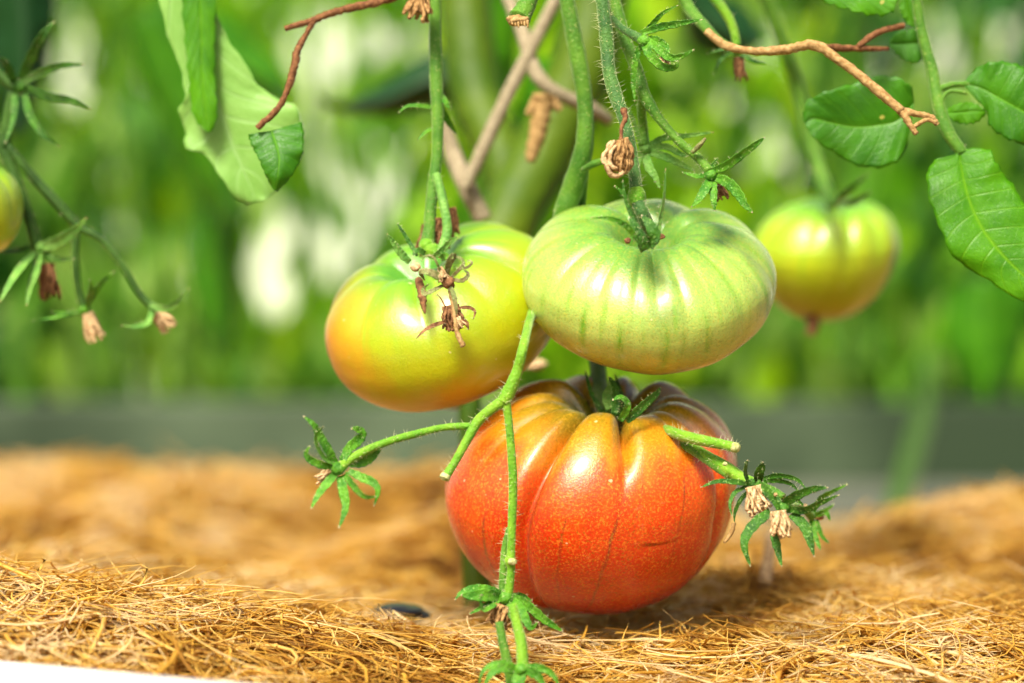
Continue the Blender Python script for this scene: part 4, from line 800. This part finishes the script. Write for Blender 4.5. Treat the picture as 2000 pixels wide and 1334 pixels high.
# ------------------------------------------------------------------ truss in front of the red tomato
F = .912
ft = thing('fruit_truss', Q(990, 780, F), 'bright green bare truss branching in front of the red tomato with spent star-shaped calyxes', 'fruit truss')
stem('stem', [(1130, 480, 1.05, 12), (1085, 550, 1.04, 13), (1052, 590, 1.0, 12), (1036, 622, .955, 8.9), (1024, 670, .915, 9.5), (1010, 725, F, 10.9), (994, 765, F, 13.6), (982, 786, F, 12.9)], STEM_LIME, ft, hairs=90, hl=15, n=16)
stem('stem', [(986, 775, F, 10.2), (992, 810, F, 8.2), (996, 850, F, 8.5), (1001, 910, F, 8.9), (1002, 960, F, 8.9), (1000, 1020, F, 8.2), (998, 1080, F, 8.5), (996, 1096, F, 10.9), (998, 1112, F, 8.2), (994, 1150, F, 8.9), (990, 1165, F, 10.9)], STEM_LIME, ft, hairs=170, hl=20, n=16)
stem('branch', [(994, 1030, .916, 4.8), (986, 1070, .915, 6.8), (983, 1110, .914, 7.5), (981, 1150, .913, 7.5), (978, 1165, .912, 5.4)], STEM, ft, hairs=70, hl=18)
stem('branch', [(984, 782, F, 11.6), (958, 800, F, 10.2), (932, 825, F, 10.2), (912, 860, .91, 8.9), (890, 900, .908, 8.2), (876, 922, .907, 8.9), (870, 932, .906, 8.2)], STEM_LIME, ft, hairs=70, hl=17, n=14)
mb = MB(); tube(mb, [(872, 926, .9058, 9.5), (868, 934, .9055, 10.5), (866, 938, .9052, 4)], n=14); mb.build('cut_face', CUT, ft)
mb = MB(); blob_mb(mb, 1000, 1097, .9095, 9, 7, amp=.2, seg=8); mb.build('node_scar', CUT, ft)
stem('branch', [(918, 832, F, 6.7), (890, 833, F, 7.1), (860, 836, F, 6.7), (810, 848, .91, 7.6), (760, 862, .907, 7.6), (715, 880, .904, 8.4), (680, 900, .902, 9.2), (664, 913, .9, 11.8)], STEM_LIME, ft, hairs=120, hl=14, n=14)
def star(x, y, d, sp, mat, parent, r=12, dmat=None):
    c = calyx_core(x, y, d, r, mat, parent)
    for pts, w, tn in sp: sepal([(a, b, e) for a, b, e in pts], w, dmat.get(len(pts), mat) if isinstance(dmat, dict) else mat, c, turn=tn)
    return c
star(660, 915, .9, [
    ([(655, 905, .9), (640, 880, .897), (622, 850, .895), (612, 830, .893), (592, 812, .892)], 13, 10),
    ([(655, 908, .9), (632, 895, .895), (618, 872, .891), (616, 850, .89), (632, 832, .891)], 10, 40),
    ([(652, 912, .9), (628, 908, .897), (606, 898, .895), (598, 885, .894), (606, 870, .893)], 10, -20),
    ([(668, 900, .9), (682, 875, .903), (700, 858, .906), (706, 845, .906), (694, 838, .904), (686, 838, .902)], 14, 0),
    ([(680, 905, .902), (705, 900, .905), (725, 892, .907), (745, 877, .909)], 16, -10),
    ([(655, 925, .9), (640, 945, .897), (622, 968, .895), (607, 994, .893)], 13, 5),
    ([(664, 930, .9), (672, 960, .897), (676, 990, .895), (662, 1032, .893)], 14, -5),
    ([(674, 925, .9), (692, 948, .896), (712, 968, .893), (735, 970, .891)], 12, 20),
    ([(680, 920, .901), (705, 932, .899), (728, 942, .897), (738, 958, .896), (730, 990, .896)], 12, -25)], SEPAL, ft, r=15)
dried_flower(648, 922, 624, 945, .905, 10, 15, ft, DRY_PALE, n=14)
star(988, 1168, F, [
    ([(980, 1160, F), (955, 1152, .908), (925, 1150, .905), (902, 1158, .903), (888, 1172, .902)], 11, 10),
    ([(978, 1165, F), (950, 1163, .906), (922, 1164, .903), (900, 1162, .902)], 17, -10),
    ([(975, 1172, F), (962, 1185, .904), (945, 1192, .900), (938, 1178, .898), (940, 1160, .898)], 9, 30),
    ([(978, 1168, F), (955, 1180, .908), (935, 1190, .905), (916, 1200, .904)], 8, 0),
    ([(990, 1175, F), (1000, 1195, .905), (1010, 1215, .902), (1019, 1235, .9)], 14, 15),
    ([(1000, 1170, F), (1018, 1190, .906), (1030, 1215, .903), (1038, 1226, .902), (1052, 1214, .901)], 12, -10),
    ([(1002, 1165, F), (1030, 1180, .907), (1060, 1205, .904), (1080, 1220, .902), (1100, 1234, .901)], 15, 10),
    ([(1000, 1162, .916), (1020, 1162, .918), (1040, 1175, .918)], 7, 0)], SEPAL, ft, r=16)
dried_flower(982, 1182, 970, 1220, .907, 10, 19, ft, DRY, n=20)
stem('branch', [(975, 1215, 0.895, 8), (982, 1255, 0.893, 9), (992, 1300, 0.892, 10), (1000, 1345, 0.892, 10)], STEM, ft, hairs=40, hl=10)
stem('branch', [(1000, 1180, 0.893, 9), (1010, 1220, 0.891, 10), (1018, 1255, 0.889, 11), (1021, 1300, 0.887, 12), (1020, 1312, 0.886, 12)], STEM_LIME, ft, hairs=50, hl=10)
star(1018, 1308, 0.885, [
    ([(1008, 1302, 0.885), (985, 1296, 0.882), (960, 1300, 0.880), (942, 1315, 0.879), (934, 1345, 0.880)], 9, 10),
    ([(1008, 1308, 0.885), (985, 1305, 0.881), (962, 1314, 0.878), (945, 1340, 0.877)], 14, 0),
    ([(1016, 1315, 0.884), (1014, 1335, 0.882), (1010, 1360, 0.880)], 20, 0),
    ([(1028, 1308, 0.884), (1050, 1318, 0.881), (1066, 1345, 0.880)], 15, 0),
    ([(1028, 1302, 0.886), (1055, 1304, 0.884), (1080, 1318, 0.883), (1094, 1345, 0.883)], 10, -15)], SEPAL, ft, r=15)

# ------------------------------------------------------------------ truss right of the red tomato
G = .925
rt = thing('fruit_truss', Q(1400, 880, G), 'dark green truss at the right of the red tomato ending in paired withered flowers', 'fruit truss')
stem('branch', [(1300, 838, .955, 9), (1330, 850, .945, 11), (1370, 860, .935, 11), (1410, 868, .927, 10), (1436, 874, .923, 10)], STEM_LIME, rt, hairs=110, hl=15, n=14)
mb = MB(); tube(mb, [(1432, 873, .9225, 10), (1440, 875, .9215, 9.5), (1443, 876, .921, 5)], n=14); mb.build('cut_face', CUT, rt)
stem('stem', [(1310, 845, .96, 9), (1350, 872, .95, 10), (1385, 895, .94, 12), (1420, 915, .932, 13), (1450, 935, .927, 12), (1475, 945, .925, 11)], STEM_LIME, rt, hairs=50, hl=12)
stem('stem', [(1320, 860, .955, 8), (1360, 885, .945, 8), (1400, 912, .935, 9), (1435, 932, .93, 10), (1500, 955, .925, 9), (1530, 972, .922, 9)], STEM, rt, hairs=30, hl=12)
mb = MB(); blob_mb(mb, 1416, 906, .9245, 5, 4, amp=.2, seg=6); mb.build('node_scar', CUT, rt)
star(1468, 944, .925, [
    ([(1462, 945, .925), (1435, 942, .920), (1400, 941, .917), (1368, 952, .915)], 8, 0),
    ([(1460, 940, .925), (1454, 925, .920), (1455, 910, .917), (1460, 898, .915)], 10, 30),
    ([(1482, 940, .925), (1482, 925, .920), (1488, 910, .917), (1490, 902, .915)], 13, -20),
    ([(1490, 935, .925), (1520, 928, .922), (1555, 935, .920), (1575, 955, .918)], 8, 10),
    ([(1490, 940, .927), (1520, 938, .927), (1545, 945, .927), (1562, 962, .926)], 7, 10),
    ([(1458, 950, .925), (1436, 962, .920), (1426, 985, .918), (1430, 1008, .917)], 6, 0),
    ([(1466, 955, .925), (1448, 975, .928), (1436, 1000, .930), (1434, 1022, .930)], 6, 0),
    ([(1478, 942, .92), (1500, 960, .915), (1515, 980, .913), (1520, 1000, .913)], 13, 10)], SEPAL_DARK, rt, r=12)
dried_flower(1470, 950, 1482, 1000, .918, 12, 21, rt, DRY_PALE, n=24)
mb = MB(); tube(mb, [(1434, 1022, .929, 4), (1428, 1042, .928, 4.5), (1414, 1060, .927, 3)], n=7, lump=.2); mb.build('dry_tip', TWIG_TAN, rt)
star(1530, 992, .915, [
    ([(1530, 985, .915), (1552, 968, .910), (1585, 955, .908), (1618, 952, .907)], 14, 0),
    ([(1540, 995, .915), (1570, 995, .910), (1600, 982, .907), (1640, 966, .905)], 12, 10),
    ([(1545, 1005, .915), (1570, 1025, .911), (1582, 1055, .909), (1590, 1088, .908)], 14, -10),
    ([(1505, 1000, .915), (1475, 1025, .911), (1455, 1060, .908), (1466, 1108, .907)], 16, 10),
    ([(1520, 1010, .915), (1515, 1045, .913), (1520, 1075, .911), (1527, 1108, .910)], 13, 0),
    ([(1525, 985, .915), (1508, 968, .92), (1495, 955, .925)], 9, 0),
    ([(1540, 980, .92), (1555, 975, .925), (1572, 990, .925)], 6, 0)], SEPAL_DARK, rt, r=14)
dried_flower(1520, 998, 1527, 1045, .907, 12, 20, rt, DRY_PALE, n=24)
for x, y in ((1515, 966), (1573, 987)): 
    mb = MB(); blob_mb(mb, x, y, .912, 4, 4, seg=6); mb.build('pollen_crumb', DRY_PALE, rt)
GB = .975
rb = thing('small_calyx', Q(1600, 1000, GB), 'slightly blurred small green calyx drooping behind the paired withered flowers', 'calyx')
stem('stalk', [(1535, 985, .95, 7), (1565, 990, .965, 7), (1585, 1008, .975, 9)], STEM, rb)
for pts, w in (([(1585, 1008, GB), (1600, 975, .97), (1625, 960, .965), (1656, 946, .962)], 8), ([(1588, 1010, GB), (1612, 1000, .97), (1622, 1018, .97)], 8), ([(1585, 1015, GB), (1592, 1045, .972), (1603, 1075, .97)], 10), ([(1595, 1015, GB), (1605, 1045, .975), (1620, 1062, .974)], 6), ([(1590, 1005, GB), (1608, 998, .98), (1630, 985, .98)], 7)):
    sepal(pts, w, SEPAL, rb)
mb = MB(); blob_mb(mb, 1600, 1010, GB, 9, 6, amp=.2, seg=6); mb.build('core', DRY_BROWN, rb)

# ------------------------------------------------------------------ flower stem behind the green tomato's stem
B2 = .955
bt = thing('flower_truss', Q(1240, 100, B2), 'slender green truss with open star-shaped calyxes right of the green tomato stem', 'fruit truss')
stem('stem', [(1190, -40, .965, 11), (1208, 30, .962, 12), (1222, 80, .96, 12), (1245, 140, .957, 12), (1258, 185, .955, 13), (1290, 235, .953, 9), (1330, 280, .95, 8.5), (1365, 310, .948, 9), (1385, 335, .946, 10)], STEM, bt, hairs=150, hl=13, n=14)
stem('branch', [(1256, 180, .957, 10), (1253, 215, .965, 9), (1256, 250, .97, 9), (1258, 285, .97, 11)], STEM, bt, hairs=20)
stem('branch', [(1195, 35, .955, 6), (1215, 55, .95, 7), (1240, 70, .945, 9), (1255, 78, .943, 11)], STEM_BLUE, bt, hairs=20)
star(1258, 80, .942, [
    ([(1252, 65, .942), (1290, 52, .938), (1330, 45, .935), (1372, 38, .933)], 11, 0),
    ([(1258, 65, .942), (1275, 45, .94), (1295, 25, .938), (1325, 10, .936)], 7, 0),
    ([(1262, 75, .942), (1285, 95, .936), (1310, 112, .932), (1335, 108, .93), (1356, 96, .929)], 11, 0),
    ([(1258, 85, .942), (1272, 108, .936), (1295, 128, .932), (1318, 130, .93), (1324, 118, .93)], 14, 20),
    ([(1250, 90, .944), (1242, 120, .946), (1238, 160, .948), (1240, 200, .948)], 10, 10),
    ([(1265, 78, .943), (1280, 78, .94), (1300, 88, .938), (1308, 104, .936)], 11, 0)], SEPAL, bt, r=13)
dried_flower(1290, 112, 1304, 133, .936, 9, 9, bt, DRY_PALE, n=10)
star(1260, 290, .97, [
    ([(1262, 285, .97), (1300, 268, .967), (1340, 265, .965), (1395, 258, .963)], 9, 0),
    ([(1265, 292, .97), (1300, 285, .966), (1330, 300, .964), (1345, 305, .964)], 9, 0),
    ([(1268, 298, .97), (1300, 305, .965), (1330, 320, .962), (1358, 335, .961)], 11, 0),
    ([(1260, 300, .97), (1268, 325, .966), (1280, 345, .964), (1290, 370, .964)], 12, 0),
    ([(1255, 295, .97), (1245, 320, .97), (1243, 350, .97)], 11, 0),
    ([(1252, 285, .965), (1238, 240, .962), (1230, 222, .96), (1226, 208, .96)], 7, 0)], SEPAL_PALE, bt, r=12)
star(1388, 342, .946, [
    ([(1392, 335, .946), (1420, 322, .940), (1450, 300, .936), (1478, 280, .933), (1494, 268, .932)], 12, 0),
    ([(1395, 345, .946), (1425, 358, .940), (1445, 380, .936), (1456, 400, .934), (1470, 416, .933)], 15, 10),
    ([(1385, 352, .946), (1378, 370, .942), (1365, 390, .94), (1350, 405, .94)], 13, 0),
    ([(1392, 352, .946), (1394, 372, .942), (1395, 395, .94), (1396, 412, .94)], 11, 0),
    ([(1380, 342, .946), (1362, 345, .944), (1350, 342, .943), (1332, 336, .943)], 7, 0),
    ([(1384, 335, .948), (1395, 318, .95), (1402, 308, .95)], 6, 0)], SEPAL, bt, r=13)
dried_flower(1400, 360, 1412, 388, .95, 9, 12, bt, DRY_BROWN, n=12)
mb = MB(); tube(mb, [(1352, 298, .945, 4), (1365, 285, .943, 5), (1378, 270, .942, 2.5)], n=8, lump=.15); mb.build('bract', SEPAL_DRY, bt)
